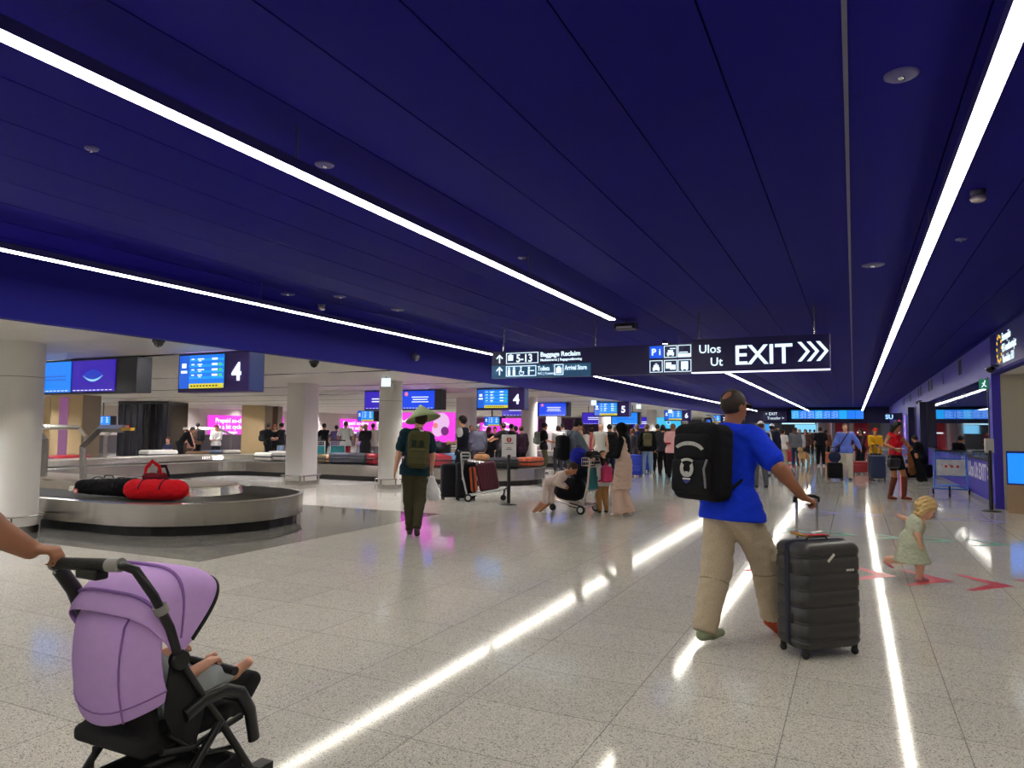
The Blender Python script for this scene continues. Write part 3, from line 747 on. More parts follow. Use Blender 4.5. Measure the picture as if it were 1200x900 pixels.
def icon(k, x, z, s_=.2):
    frame_(mb, x, z, s_*1.08, s_, .01)
    b = lambda a, c, d, e: mb.box((x+a*s_, yq-.006, z+c*s_), (x+d*s_, yq, z+e*s_))
    if k in ('car', 'taxi'):
        b(.25, .2, .83, .42); b(.33, .42, .75, .62); b(.28, .12, .4, .2); b(.68, .12, .8, .2)
        if k == 'taxi': b(.45, .66, .63, .74)
        else: b(.5, .7, .95, .78)
    if k == 'train': b(.0, .0, 1.08, .3); b(.1, .36, .8, .44)
    if k == 'bus': b(.25, .2, .83, .85); b(.3, .1, .42, .2); b(.66, .1, .78, .2)
    if k == 'tag': b(.15, .3, .6, .8); b(.5, .2, .95, .6)
icon('car', 3.21, .27); icon('train', 3.44, .27); icon('taxi', 2.97, .03); icon('tag', 3.21, .03); icon('bus', 3.44, .03)
mb.build('pictograms', [LET, E('sign_blue', (25, 90, 240), 1.)], t)
text('P', .15, LET, t, 'lettering', (3.0, yq-.004, .32), bold=.004); text('i', .15, LET, t, 'lettering', (3.125, yq-.004, .32), bold=.003)
for x in (.22, 2.0, 3.77, 5.5):
    MB().tube([(x, .05, .5), (x, .05, ZC-2.43)], .017, 10).build('suspension_rod', STEEL, t)

# ================================================================== FAR END BOARDS
t = thing('flight_display_wall', 'wide row of bright blue flight screens across the far end of the blue hall', 'screens', (-4.5, 61.2, 2.5))
mb = MB(); mb.box((0, .05, -.03), (5.25, .3, .7)); mb.build('case', BLACK, t)
for k in range(9):
    a = .03+.577*k; mb = MB(); mb.box((a, 0, 0), (a+.56, .05, .67))
    if k < 6:
        for j in range(6): mb.mat(1).box((a+.05+.12*(j % 2), -.01, .08+.09*j), (a+.26+.12*(j % 2), 0, .11+.09*j)); mb.mat(1).box((a+.4, -.01, .08+.09*j), (a+.5, 0, .11+.09*j))
    mb.build('display', [E('display_blue', BL1 if k % 3 else BL2, 1.15), E('display_text', (190, 225, 255), 1.)], t)
for x in (.6, 2.7, 4.7): MB().tube([(x, .2, .7), (x, .2, .92)], .04).build('hanger', BLACK, t)
t = thing('wayfinding_sign', 'small distant hanging sign with arrow left of the far flight screens', 'sign', (-6.6, 61, 2.35))
MB().box((0, 0, 0), (1.75, .2, .75)).build('panel', SIGN, t); text('+ EXIT', .32, LET, t, 'lettering', (.15, -.01, .44)); text('Transfer >', .3, LET, t, 'lettering', (.3, -.01, .1))
MB().tube([(.6, .1, .75), (.6, .1, 1.07)], .03).build('hanger', BLACK, t)
# shops beyond the end
def shopfront(x0, x1, y, z0, z1, rgb, s_, name, label, cat):
    t = thing(name, label, cat, (x0, y, 0)); MB().box((0, 0, z0), (x1-x0, .15, z1)).build('panel', E('shop_glow', rgb, s_), t)
    MB().box((-.05, .15, 0), (x1-x0+.05, .3, z1+.05)).build('backing', BLACK, t)
shopfront(-6.8, -3.6, 80, 2.25, 2.75, (180, 225, 240), 1.5, 'lit_canopy', 'glowing white canopy in the far passage', 'light')
shopfront(-5.4, -3.4, 78, 1.4, 2.2, (120, 200, 240), 1.2, 'shop_screen', 'pale cyan shop screen in the far passage', 'screen')
shopfront(-8.6, -7.4, 74, .7, 2.2, (40, 150, 235), 1., 'shop_screen', 'tall blue screen in the far passage behind the white-capped pair', 'screen')
shopfront(-3.2, -2.6, 74, .6, 2.4, (150, 190, 210), .7, 'shop_screen', 'dim pale shop window left of the far grey column', 'screen')
for x, l in ((-.9, 'left red banner pillar in the far passage'), (.55, 'right red banner pillar in the far passage')):
    t = thing('banner_pillar', l, 'pillar', (x, 64.5, 0)); MB().box((-.5, 0, 0), (.5, .5, 2.9)).build('panel', M('red_panel', (205, 40, 62), .5), t)
    MB().box((-.3, -.01, 1.4), (.3, 0, 1.5)).build('lettering', GLOWW, t)
t = thing('white_pillar', 'slim white pillar between the two red banner pillars', 'pillar', (-.15, 65, 0)); MB().lathe([(.18, 0), (.18, 2.9)]).build('shaft', WHITE, t); MB().lathe([(.2, 0), (.2, .1)]).build('foot_band', STEEL, t)
for i, (x, l) in enumerate(((-6, 'left'), (-2, 'middle'), (1, 'right'))):
    t = thing('passage_light', l+' flat ceiling light in the far passage', 'light', (x, 70, 2.88)); MB().box((-1.2, -3, -.03), (1.2, 3, 0)).build('diffuser', E('passage_lamp', (240, 245, 255), 6.), t)
    MB().box((-1.25, -3.05, -.02), (1.25, 3.05, .015)).build('frame', WHITE, t)

# ================================================================== RIGHT WALL FITTINGS
def walltext(s_, size, y, z, mat, t, **k): return text(s_, size, mat, t, 'lettering', (-.006, y, z), rot=(PI/2, 0, -PI/2), **k)
t = thing('customs_sign', 'blue illuminated wall sign with a ring of yellow stars and three lines of white text', 'sign', (XR, 15.95, 2.8))
MB().box((-.02, -2.4, -.09), (0, .2, .58)).build('panel', M('sign_royal', (30, 30, 130), .4), t)
mb = MB()
for k in range(12):
    a = 2*PI*k/12; mb.lathe([(.03, -.03), (.03, -.02)], c=(0, -.12-.24*math.cos(a)*1.0, .26+.24*math.sin(a)), n=8, axis='x')
mb.build('star_ring', E('star_yellow', (250, 200, 80), 1.), t)
for j, s_ in enumerate(('Eteenpäin', 'EU-matkustajat', 'Varuiden EU')): 
    o = text(s_, .21, LET, t, 'lettering', (-.025, -.42, .37-.2*j), rot=(PI/2, 0, -PI/2), sx=.95)
t = thing('emergency_exit_light', 'small green running-man exit light at the corner of the mirror window', 'sign', (XR-.16, 17.2, 2.38)); t.scale = (.7, 1, .7)
MB().box((-.02, -.02, 0), (.2, .02, .3)).build('case', E('exit_green', (30, 120, 90), .8), t)
mb = MB(); mb.lathe([(.02, -.03), (.02, -.02)], c=(.12, 0, .24), n=10, axis='y').tube([(.12, -.025, .21), (.09, -.025, .14), (.04, -.025, .06)], .012, 5).tube([(.09, -.025, .14), (.15, -.025, .08)], .012, 5).tube([(.12, -.025, .2), (.05, -.025, .17)], .01, 5)
mb.build('running_figure', GLOWW, t)
# lettering on the wall under the window
t = thing('wall_lettering', 'white EXIT lettering and pictograms on the blue wall under the mirror window', 'sign', (XR-.002, 20.9, .42))
text('Ulos Ut EXIT >', .5, M('vinyl_white', (225, 225, 240), .5), t, 'lettering', (0, -.35, .06), rot=(PI/2, 0, -PI/2), bold=.01, sx=.95)
mb = MB()
def wf(y, z, s_):
    for a in ((y, z, y+s_, z+.02), (y, z+s_-.02, y+s_, z+s_), (y, z, y+.02, z+s_), (y+s_-.02, z, y+s_, z+s_)): mb.box((-.006, a[0], a[1]), (0, a[2], a[3]))
for i in range(3):
    for j in range(2):
        wf(.0+.28*i, .02+.26*j, .22); mb.box((-.006, .06+.28*i, .08+.26*j), (0, .16+.28*i, .18+.26*j))
mb.build('pictograms', M('vinyl_white', (225, 225, 240), .5), t)
# lit shop signs further along
t = thing('shop_sign', 'blue-white illuminated sign high on the blue wall far along the right side', 'sign', (XR-.3, 46, 2.25))
text('SU', .34, E('sign_glow', (150, 200, 255), 1.6), t, 'lettering', (-.55, 0, 0), bold=.01); MB().box((-.6, .01, -.05), (.3, .05, .33)).build('panel', NAVY, t)
for y, rgb, l in ((48.5, (226, 60, 90), 'tall red-pink lit poster on the right wall behind the woman in red'), (43.2, (150, 120, 230), 'lilac lit poster on the right wall nearer than the red one')):
    t = thing('lit_poster', l, 'poster', (XR-.06, y, .9)); MB().box((0, -.6, 0), (.05, .6, 1.5)).build('panel', E('poster', rgb, .9), t)
    MB().box((-.004, -.4, .9), (0, .4, 1.1)).box((-.004, -.35, .5), (0, .35, .6)).build('print', E('poster_pale', (225, 200, 235), .8), t)
    MB().box((.04, -.65, -.05), (.058, .65, 1.55)).build('frame', NAVY, t)
for y, l in ((37.5, 'dark navy post standing off the right wall, farther one'), (31.2, 'dark navy post standing off the right wall beside the mirror window')):
    t = thing('wall_post', l, 'post', (XR-.12, y, 0)); MB().box((-.12, -.3, 0), (.12, .3, 2.64)).build('shaft', NAVY, t); MB().box((-.13, -.31, 0), (.13, .31, .12)).build('foot', BLACK, t)
t = thing('wall_notice', 'small lit notice on the blue wall between the two navy posts', 'sign', (XR-.03, 34.2, 1.6)); MB().box((0, -.2, -.15), (.02, .2, .15)).build('panel', E('notice_white', (225, 235, 250), .9), t)
MB().box((-.004, -.12, -.05), (0, .12, .05)).build('symbol', BLUED, t)
# information totem
t = thing('screen_totem', 'wood-clad totem with a tall bright blue screen at the right edge', 'totem', (2.76, 16.25, 0), R(-8))
MB().box((-.17, -.12, 0), (.19, .12, .53)).build('base', M('wood_veneer', (168, 140, 112), .5, var=.1, scale=4), t)
MB().box((-.17, -.1, .53), (.19, .1, 1.16)).build('case', M('navy_case', (20, 40, 130), .4), t)
MB().box((-.15, -.106, .56), (.15, -.1, 1.12)).build('display', E('totem_blue', (20, 135, 255), 1.2), t)

# ================================================================== FLOOR ARROWS
def arrows(y0, y1, tip0, step, n, rgb, word, wd=.48, th=.16):
    m = M('floor_vinyl', rgb, .35, var=.05); first = None
    for k in range(n):
        x = tip0+step*k; ym = (y0+y1)/2; h_ = (y1-y0)/2
        if first is None:
            mb = MB()
            for s_ in (1, -1): mb.prism([(-wd, s_*h_), (-wd+th*.35, s_*h_), (0, 0), (-th, 0)][::s_], 0, .0016)
            first = mb.build('floor_arrow', m); o = first
        else: o = first.copy(); COL.objects.link(o)
        o.location = (x, ym, .0005+.0)
        setp(o, word+' chevron arrow stuck on the terrazzo floor', 'floor arrow', word+' floor arrows')
arrows(8.1, 8.95, -.65, .51, 7, (196, 40, 62), 'red', .46, .2)
arrows(11.3, 11.95, -.6, .62, 6, (30, 140, 112), 'green', .5, .17)
arrows(14.2, 14.85, -.2, .64, 5, (58, 52, 160), 'blue', .5, .17)

t = None
for x, y, l in ((4.6, 12.5, 'added square fill light out of view in the right recess, nearest the beige wall'), (4.6, 6.0, 'added square fill light out of view in the right recess, middle one'), (4.6, -1.0, 'added square fill light out of view in the right recess, beside the viewer')):
    t = thing('added_fill_light', l, 'ceiling light', (x, y, 2.66))  # unseen fill lamp, added to brighten the recess and its beige wall
    MB().box((-.32, -.32, -.012), (.32, .32, 0)).build('frame', WHITE, t); MB().box((-.29, -.29, -.018), (.29, .29, -.012)).build('diffuser', E('added_fill_glow', (255, 244, 225), 14.), t)

for px, D, l in ((452, 16.2, 'small lit white box sign at the top of the round column behind the conical hat'), (696, 27.5, 'small lit white box sign under the pale ceiling left of board 5'), (748.5, 31.5, 'small lit white box sign right of board 5'), (785.5, 39, 'small lit white box sign left of board 6')):
    a = at(px, D); t = thing('box_sign', l, 'sign', (min(a.x, XB-.15) if False else a.x, a.y, 2.44), TH)
    MB().box((-.1, -.04, 0), (.1, .04, .2)).build('light_box', E('box_white', (225, 240, 250), 1.2), t); MB().tube([(0, 0, .2), (0, 0, ZL-2.44)], .012).build('hanger', GD, t)
    MB().box((-.105, -.045, -.01), (.105, .045, 0)).build('frame', GD, t)
# ================================================================== PEOPLE
SKINS = {'tan': (176, 122, 92), 'light': (216, 166, 138), 'brown': (140, 90, 62), 'pink': (226, 176, 152)}
def skin(k): return M('skin_'+(k if isinstance(k, str) else 'tone'), SKINS[k] if isinstance(k, str) else k, .5, var=.05, scale=12, spec=.35)
def hairm(rgb): return M('hair', rgb, .55, var=.35, bump=.6, scale=90, spec=.3)
def V3(*a): return Vector(a)
def ik(a, t, l1, l2, hint):
    d = t-a; L_ = min(d.length, (l1+l2)*.995); d = d.normalized()
    x = (l1*l1-l2*l2+L_*L_)/(2*L_); h_ = math.sqrt(max(l1*l1-x*x, 0))
    hp = hint-d*hint.dot(d); hp = hp.normalized() if hp.length > 1e-5 else V3(0, 0, 1)
    return a+d*x+hp*h_, a+d*L_
def hand(s, wr, d, n, thumb, curl=25, k=1., fat=1., spread=1.):
    """palm with four unequal bending fingers and a thumb leaving its side; d points to the fingers, n out of the palm"""
    d = d.normalized(); n = (n-d*n.dot(d)).normalized(); sd = d.cross(n)
    if sd.dot(thumb) < 0: sd = -sd
    kk = .006*k
    lens = (.074, .082, .077, .060); off = (.030, .010, -.010, -.029)
    for i in range(4):
        kn = wr+d*(.088-.006*abs(i-1.2))*k+sd*off[i]*k
        s.cone(wr+d*.012*k+sd*off[i]*.55*k, kn, .0145*k*fat, .0115*k*fat, k=.012*k)
        c = kn; a = 0; dd = d
        for j, f in enumerate((.45, .31, .24)):
            a += R(curl*(1.0, 1.15, .8)[j]); dd = d*math.cos(a)+n*math.sin(a)+sd*(off[i]*2.*spread*(1-j*.3))
            e = c+dd.normalized()*lens[i]*f*k
            s.cone(c, e, (.0095-.0008*j)*k*fat, (.0088-.001*j)*k*fat, k=kk*.5); c = e
    b = wr+d*.022*k+sd*.026*k; td = (sd*.75+d*.65+n*.25).normalized()
    m = b+td*.042*k; s.cone(b, m, .0135*k*fat, .0108*k*fat, k=.01*k)
    td2 = (sd*.2+d*.8+n*(.25+curl/90.)).normalized(); s.cone(m, m+td2*.032*k, .0105*k*fat, .0085*k*fat, k=kk*.5)
ADULT = dict(hip=.93, kneel=.43, shin=.42, sh=1.43, neck=1.49, hc=1.635, shw=.175, hk=1., ua=.29, fa=.255, girth=1., hipw=.09)
CHILD = dict(hip=.84, kneel=.40, shin=.37, sh=1.31, neck=1.37, hc=1.56, shw=.165, hk=1.36, ua=.26, fa=.23, girth=1.1, hipw=.085)
TODD = dict(hip=.72, kneel=.335, shin=.31, sh=1.2, neck=1.27, hc=1.49, shw=.19, hk=1.85, ua=.23, fa=.21, girth=1.55, hipw=.11)
def person(label, x, y, yaw, H=1.7, h=.03, sk='tan', top=('tee', (40, 40, 46)), bot=('trousers', (40, 42, 52)), shoes=(30, 30, 34),
           hair=('short', (32, 24, 20)), feet=None, hands=None, lean=0, side=0, twist=0, head=(0, 0, 0), hipz=None, P_=ADULT, girth=1., female=False,
           cap=None, z=0, group=None, hint=None, handdir=None, curl=25, kneehint=None, seat=False, face=False, hem=-.10, sole=None, hmin=0, hiptilt=0, toe=None, wr=.004):
    s_ = H/1.75; g = P_; G = g['girth']*girth
    root = thing('person', label, 'person', (x, y, z), yaw, group)
    hip = V3(0, 0, g['hip'] if hipz is None else hipz)
    Rm = Euler((-R(lean), R(side), 0)).to_matrix(); Tm = Rm @ Matrix.Rotation(R(twist), 3, 'Z')
    sp = lambda z_: hip+Rm@V3(0, 0, z_-g['hip'])
    fwd = Tm@V3(0, 1, 0); sid = Tm@V3(1, 0, 0)
    SH = sp(g['sh']); shl = {-1: SH-sid*g['shw'], 1: SH+sid*g['shw']}
    inv = Matrix.Rotation(-yaw, 3, 'Z')
    def loc(p):   # world point to canonical units
        return inv@(Vector(p)-V3(x, y, z))/s_
    ft = {}
    for i, sd in enumerate((-1, 1)):
        f = feet[i] if feet else (sd*.10, 0, .08)
        ft[sd] = loc(f[1:]) if f[0] == 'w' else Vector(f[:3])
    hd = {}
    for i, sd in enumerate((-1, 1)):
        f = hands[i] if hands and hands[i] is not None else (sd*(g['shw']+.07), .06, g['sh']-.53)
        hd[sd] = loc(f[1:]) if f[0] == 'w' else Vector(f[:3])
    hipj = {sd: hip+V3(sd*g['hipw'], 0, -.02+sd*hiptilt) for sd in (-1, 1)}
    J = {}
    for i, sd in enumerate((-1, 1)):
        kh = Vector(kneehint[i]) if kneehint else V3(sd*.08, 1, 0)
        J['k', sd], J['a', sd] = ik(hipj[sd], ft[sd], g['kneel'], g['shin'], kh)
        hh = Vector(hint[i]) if hint and hint[i] else V3(sd*.5, -1, -.4)
        J['e', sd], J['w', sd] = ik(shl[sd], hd[sd], g['ua'], g['fa'], hh)
    # ---- head frame
    hy, hp, hr = head
    Hm = Tm@Euler((-R(hp), R(hr), R(hy)), 'XYZ').to_matrix() if True else Tm
    nk = sp(g['neck']); hk = g['hk']
    hc = nk+Rm@V3(0, .012, 0)+Hm@V3(0, .012, (g['hc']-g['neck']))
    hf = lambda a, b, c: hc+Hm@V3(a*hk, b*hk, c*hk)
    skm = skin(sk)
    b = SDF(.022)
    # torso
    w1 = (.135 if not female else .135)*G; w2 = (.155 if not female else .135)*G
    FL = (fwd, 1.38)
    b.cone(hip+V3(-.045, 0, .0), hip+V3(.045, 0, .0), .105*G, None, ((0, 1, 0), 1.15))
    b.cone(hip+V3(0, 0, .04), sp(g['hip']+.17), w1, .118*G, FL); b.cone(sp(g['hip']+.17), sp(g['sh']-.10), .118*G, w2, FL)
    b.cone(shl[-1]+sid*.02, shl[1]-sid*.02, .052*G, None, None); b.cone(SH-fwd*.01, nk+(hc-nk)*.45, .062*min(G, 1.25), .056*min(hk, 1.3))
    if female and P_ is ADULT:
        for sd in (-1, 1): b.ell(sp(1.25)+sid*sd*.07+fwd*.08, (.06, .055, .06), k=.03)
    # head
    b.ell(hf(0, -.008, .022), (.076*hk, .094*hk, .092*hk), Hm); b.ell(hf(0, .028, -.045), (.056*hk, .062*hk, .068*hk), Hm, k=.03)
    b.cone(hf(0, .088, .01), hf(0, .108, -.022), .009*hk, .014*hk, k=.012)
    b.cone(hf(-.018, .086, -.055), hf(.018, .086, -.055), .009*hk, None, None, k=.008)
    for sd in (-1, 1):
        b.ell(hf(sd*.076, -.008, -.008), (.011*hk, .02*hk, .03*hk), Hm, k=.006)
        b.cone(hf(sd*.045, .072, .028), hf(sd*.014, .086, .026), .009*hk, None, None, k=.01)
    lg = {}
    for i, sd in enumerate((-1, 1)):
        K, A, E_, W_ = J['k', sd], J['a', sd], J['e', sd], J['w', sd]
        b.cone(hipj[sd], K, .082*G, .055*G, k=.03); cf = K.lerp(A, .3)-V3(0, .012, 0)
        b.cone(K, cf, .052*G, .053*G); b.cone(cf, A, .053*G, .036*G)
        ty = (toe[i] if toe else 0); td = Matrix.Rotation(R(-ty if sd > 0 else ty), 3, 'Z')@V3(0, 1, 0)
        lg[sd] = td
        b.cone(A-V3(0, 0, .03)-td*.02, A+td*.13-V3(0, 0, .055), .03, .02*1.)
        if not shoes:
            for q in range(5): b.cone(A+td*(.12-.012*q)+td.cross(V3(0, 0, 1))*(sd*(.022-.011*q))*-1-V3(0, 0, .055), A+td*(.165-.016*q)+td.cross(V3(0, 0, 1))*(sd*(.03-.015*q))*-1-V3(0, 0, .055), .013-.0015*q, None, k=.004)
        b.cone(shl[sd], E_, .05*G, .040*G); m_ = E_.lerp(W_, .25); b.cone(E_, m_, .039*G, .041*G); b.cone(m_, W_, .041*G, .026*G)
        dd = (W_-E_).normalized(); nrm = V3(-sd, .2, 0)
        if handdir and handdir[i]:
            q = handdir[i]; dd = Vector(q[0]).normalized(); nrm = Vector(q[1])
        th = fwd*1.0+V3(0, 0, .3)
        if handdir and handdir[i] and len(handdir[i]) > 2: th = Vector(handdir[i][2])
        hand(b, W_, dd, nrm, th, curl[i] if isinstance(curl, (tuple, list)) else curl, k=(1. if P_ is ADULT else .92), fat=(max(1., .5*h/s_/.009) if P_ is ADULT else max(1.1, .5*h/s_/.009)))
    b.mesh('body', h/s_, skm, root, s_)
    # ---- face
    if face and h < .02:
        mb = MB()
        for sd in (-1, 1): mb.lathe([(.001, -.012*hk), (.009*hk, -.007*hk), (.012*hk, 0), (.009*hk, .007*hk), (.001, .012*hk)], c=tuple((hf(sd*.031, .078, .012))*s_), n=10) if hk < 1.5 else mb.lathe([(.001, -.008), (.009, 0), (.001, .008)], c=tuple((hf(sd*.031, .078, .008))*s_), n=10)
        mb.build('eyes', M('eye_dark', (40, 28, 22), .3), root)
        mb = MB()
        for sd in (-1, 1): mb.tube([hf(sd*.048, .078, .036)*s_, hf(sd*.031, .090, .041)*s_, hf(sd*.014, .091, .036)*s_], .0045*hk, 5)
        mb.build('eyebrows', hairm(hair[1] if hair else (40, 30, 25)), root)
        MB().tube([hf(-.022, .088, -.056)*s_, hf(0, .096, -.054)*s_, hf(.022, .088, -.056)*s_], .005*hk, 5).build('lips', M('lips', (168, 92, 84), .5), root)
    # ---- hair
    if hair:
        kind, hc_ = hair[0], hair[1]; hs = SDF(.02)
        L_ = .012*hk
        if kind in ('short', 'crop', 'fringe', 'thin'):
            t_ = L_*(.5 if kind in ('crop', 'thin') else 1.)
            hs.ell(hf(0, -.012, .026), (.076*hk+t_, .094*hk+t_, .094*hk+t_), Hm)
            hs.clip(hf(0, .052, .044), Hm@V3(0, .8, -.62)); hs.clip(hf(0, -.03, -.055), Hm@V3(0, .25, -1))
            if kind == 'fringe': hs.clips = [hs.clips[1]]; hs.clip(hf(0, .07, .02), Hm@V3(0, .6, -.9))
            if kind == 'thin': hs.subs.append(('e', np.array(hf(0, -.085, .085)), np.array((.045*hk, .045*hk, .04*hk)), np.array(Hm), None))
        elif kind in ('long', 'bun', 'pony', 'bob', 'curly'):
            hs.ell(hf(0, -.014, .026), (.076*hk+L_*1.4, .094*hk+L_*1.2, .094*hk+L_*1.3), Hm)
            hs.clip(hf(0, .066, .055), Hm@V3(0, .85, -.5))
            if kind == 'long':
                ln = hair[2] if len(hair) > 2 else .32; vv = hair[3] if len(hair) > 3 else 1.
                for q in (-1, -.4, .4, 1): hs.cone(hf(q*.06, -.05, 0), hf(q*.085, -.08, -ln/hk), .045*hk*vv, .03*vv)
            if kind == 'long' and vv > 1.2:
                for q in (-1, 1): hs.cone(hf(q*.078, .02, .03), hf(q*.115, .07, -.30), .034, .03)
            if kind == 'bob' or kind == 'curly':
                for q in (-1, 0, 1): hs.cone(hf(q*.062, -.045+.02*abs(q), .0), hf(q*.066, -.05+.02*abs(q), -.09), .036*hk, .028*hk)
            if kind == 'curly': hs.wr = .011*hk
            if kind == 'bun': hs.ell(hf(0, -.09, .09), (.045, .045, .045)); hs.clip(hf(0, -.03, -.06), Hm@V3(0, .2, -1))
            if kind == 'pony': hs.cone(hf(0, -.11, .05), hf(0, -.15, -.16), .03, .02)
        elif kind == 'hijab':
            hs.ell(hf(0, -.012, .02), (.096*hk, .112*hk, .118*hk), Hm); hs.cone(hf(0, -.01, -.05), SH+fwd*.0+V3(0, 0, .0), .088, .125, ((0, 1, 0), 1.25)); hs.cone(SH-fwd*.04, sp(1.24)-fwd*.08, .13, .08, (fwd, 1.7))
            hs.cone(SH+fwd*.05, sp(1.3)+fwd*.1, .1, .07, (fwd, 1.6)); hs.subs.append(('e', np.array(hf(0, .10, -.01)), np.array((.052*hk, .05*hk, .07*hk)), np.array(Hm), None))
        hs.mesh('headscarf' if kind == 'hijab' else 'hair', max(h*.85, hmin or .006)/s_, fab(hc_) if kind == 'hijab' else hairm(hc_), root, s_)
    if cap:
        cs = SDF(.01)
        if cap[0] in ('cap', 'capback'):
            cs.ell(hf(0, -.012, .034), (.092*hk, .108*hk, .1*hk), Hm); cs.clip(hf(0, 0, .035), Hm@V3(0, 0, -1))
            f_ = 1 if cap[0] == 'cap' else -1
            cs.p.append(('e', np.array(hf(0, .10*f_, .045)), np.array((.07, .085, .012)), np.array(Hm), .01))
        else: cs.ell(hf(0, -.012, .04), (.09*hk, .108*hk, .1*hk), Hm); cs.clip(hf(0, 0, .02), Hm@V3(0, 0, -1))
        cs.mesh('cap', max(h*.8, .008)/s_, fab(cap[1]), root, s_)
    # ---- top
    for top in (top if isinstance(top, list) else [top]):
        if not top: continue
        tk, tc = top[0], top[1]; lo = (top[2] if len(top) > 2 else .02)
        t = SDF(.03); t.wr = wr
        t.cone(hip+V3(0, 0, hem+.02), sp(g['hip']+.17), w1+lo+.012, .122*G+lo, FL); t.cone(sp(g['hip']+.17), sp(g['sh']-.10), .122*G+lo, w2+lo*.8, FL)
        if hem < .02: t.cone(hip+V3(-.045, 0, min(0, hem+.03)), hip+V3(.045, 0, min(0, hem+.03)), .118*G+lo*.75, None, ((0, 1, 0), 1.13))
        t.cone(shl[-1]+sid*.015, shl[1]-sid*.015, .052*G+lo*.7, None, None); t.cone(SH+V3(0, 0, .0), nk-V3(0, 0, .02), .072*G+lo*.3, .062*min(G, 1.2))
        if female and P_ is ADULT:
            for sd in (-1, 1): t.ell(sp(1.25)+sid*sd*.07+fwd*.085, (.07, .06, .065), k=.03)
        if tk in ('dress', 'tunic'):
            ln = top[3] if len(top) > 3 else .45; hz = g['hip']-ln
            t.cone(hip+V3(0, 0, .06), V3(0, (J['k', -1].y+J['k', 1].y)*.25, hz), .15*G+lo, (.18 if tk == 'tunic' else .24)*G+lo, (V3(0, 1, 0), 1.15)); t.clip(V3(0, 0, hz), V3(0, 0, -1)); t.wr = .007
        elif seat: pass
        else: t.clip(hip+V3(0, 0, hem), Rm@V3(0, 0, -1))
        t.clip(nk+V3(0, 0, .0), (hc-nk)+fwd*.05)
        for sd in (-1, 1):
            if hem < .02: t.cone(hipj[sd]+V3(0, 0, .03), hipj[sd].lerp(J['k', sd], .22), .112*G+lo*.6, .10*G+lo)
            S_, E_, W_ = shl[sd], J['e', sd], J['w', sd]
            if tk in ('tee', 'dress', 'vestshirt', 'tunicshort'):
                t.cone(S_, S_.lerp(E_, .70), .052*(G if P_ is not ADULT else min(G, 1.15))+lo*.8, .046*(G if P_ is not ADULT else min(G, 1.15))+lo*1.1)
            elif tk in ('sleeveless', 'crop', 'tunic'): pass
            else:
                t.cone(S_, E_, .052*G+lo, .044*G+lo); t.cone(E_, E_.lerp(W_, .93), .044*G+lo, .030*G+lo*.8)
        t.mesh('shirt' if tk not in ('dress',) else 'dress', h/s_, fab(tc), root, s_)
    # ---- bottom
    if bot:
        bk, bc = bot[0], bot[1]; t = SDF(.03); t.wr = wr
        lo = {'wide': .026, 'flare': .03}.get(bk, .014)
        t.cone(hip+V3(-.045, 0, 0), hip+V3(.045, 0, 0), .112*G+.002, None, ((0, 1, 0), 1.15)); t.cone(hip, sp(g['hip']+.1), w1+.004, w1-.012, FL)
        if bk == 'skirt':
            hz = bot[2] if len(bot) > 2 else .3
            t.cone(hip, V3(0, (ft[-1].y+ft[1].y)/2, hz), .135*G, .2*G, (V3(0, 1, 0), 1.2)); t.clip(V3(0, 0, hz), V3(0, 0, -1))
        else:
            for sd in (-1, 1):
                K, A = J['k', sd], J['a', sd]
                if bk == 'shorts': t.cone(hipj[sd], hipj[sd].lerp(K, bot[2] if len(bot) > 2 else .8), .09*G+lo, .072*G+lo)
                else:
                    t.cone(hipj[sd], K, .088*G+lo*.6, .068*G+lo); ed = K.lerp(A, 1.0)
                    t.cone(K, ed, .068*G+lo, (.044*G+lo) if bk == 'trousers' else ((.04*G+.006) if bk == 'slim' else ((.05*G+lo) if bk == 'wide' else .095*G+lo)))
                    dz = (A-K).normalized(); ax_ = dz.cross(V3(0, 1, 0)).normalized(); ay_ = dz.cross(ax_); Rq = Matrix((ax_, ay_, dz)).transposed()
                    t.subs.append(('b', np.array(A+dz*(.13+(.02 if bk != 'slim' else -.01))), np.array((.14, .14, .12)), np.array(Rq), .002, None))
        t.mesh({'skirt': 'skirt', 'shorts': 'shorts'}.get(bk, 'trousers'), h/s_, fab(bc), root, s_)
    if shoes:
        for sd in (-1, 1):
            A, td = J['a', sd], lg[sd]; t = SDF(.012)
            drop = V3(0, 0, -.045)
            pit = 0
            if not isinstance(shoes, dict): boots = None
            heel = A+drop-td*.035; toe_ = A+drop+td*.155-V3(0, 0, .008)
            if ft[sd].z > .13: toe_ = A+td*.11-V3(0, 0, min(ft[sd].z, .16)-.005)   # heel lifted, toe on the ground
            kz = 1. if P_ is ADULT else .85
            t.cone(heel, heel.lerp(toe_, .6), .038*kz, .04*kz); t.cone(heel.lerp(toe_, .6), toe_, .04*kz, .03*kz); t.cone(A, heel+td*.03, .04*kz, .038*kz)
            sc = shoes if not isinstance(shoes, dict) else shoes['c']
            if isinstance(shoes, dict) and shoes.get('boot'): t.cone(A, J['k', sd].lerp(A, .05), .048, .070)
            if ft[sd].z <= .13: t.clip(V3(0, 0, ft[sd].z-.08), V3(0, 0, -1))
            so = t.mesh('shoe' if not isinstance(shoes, dict) else 'boot', max(h*.8, .007)/s_, M('shoe', sc, .55, var=.15, bump=.2), root, s_)
            if sole and ft[sd].z <= .13:
                u = SDF(.01); u.cone(heel, heel.lerp(toe_, .6), .041, .043); u.cone(heel.lerp(toe_, .6), toe_, .043, .033); u.clip(V3(0, 0, ft[sd].z-.08), V3(0, 0, -1)); u.clip(V3(0, 0, ft[sd].z-.058), V3(0, 0, 1))
                u.mesh('sole', .008/s_, plastic(sole, .6), so, s_)
    root['_'] = 0; del root['_']
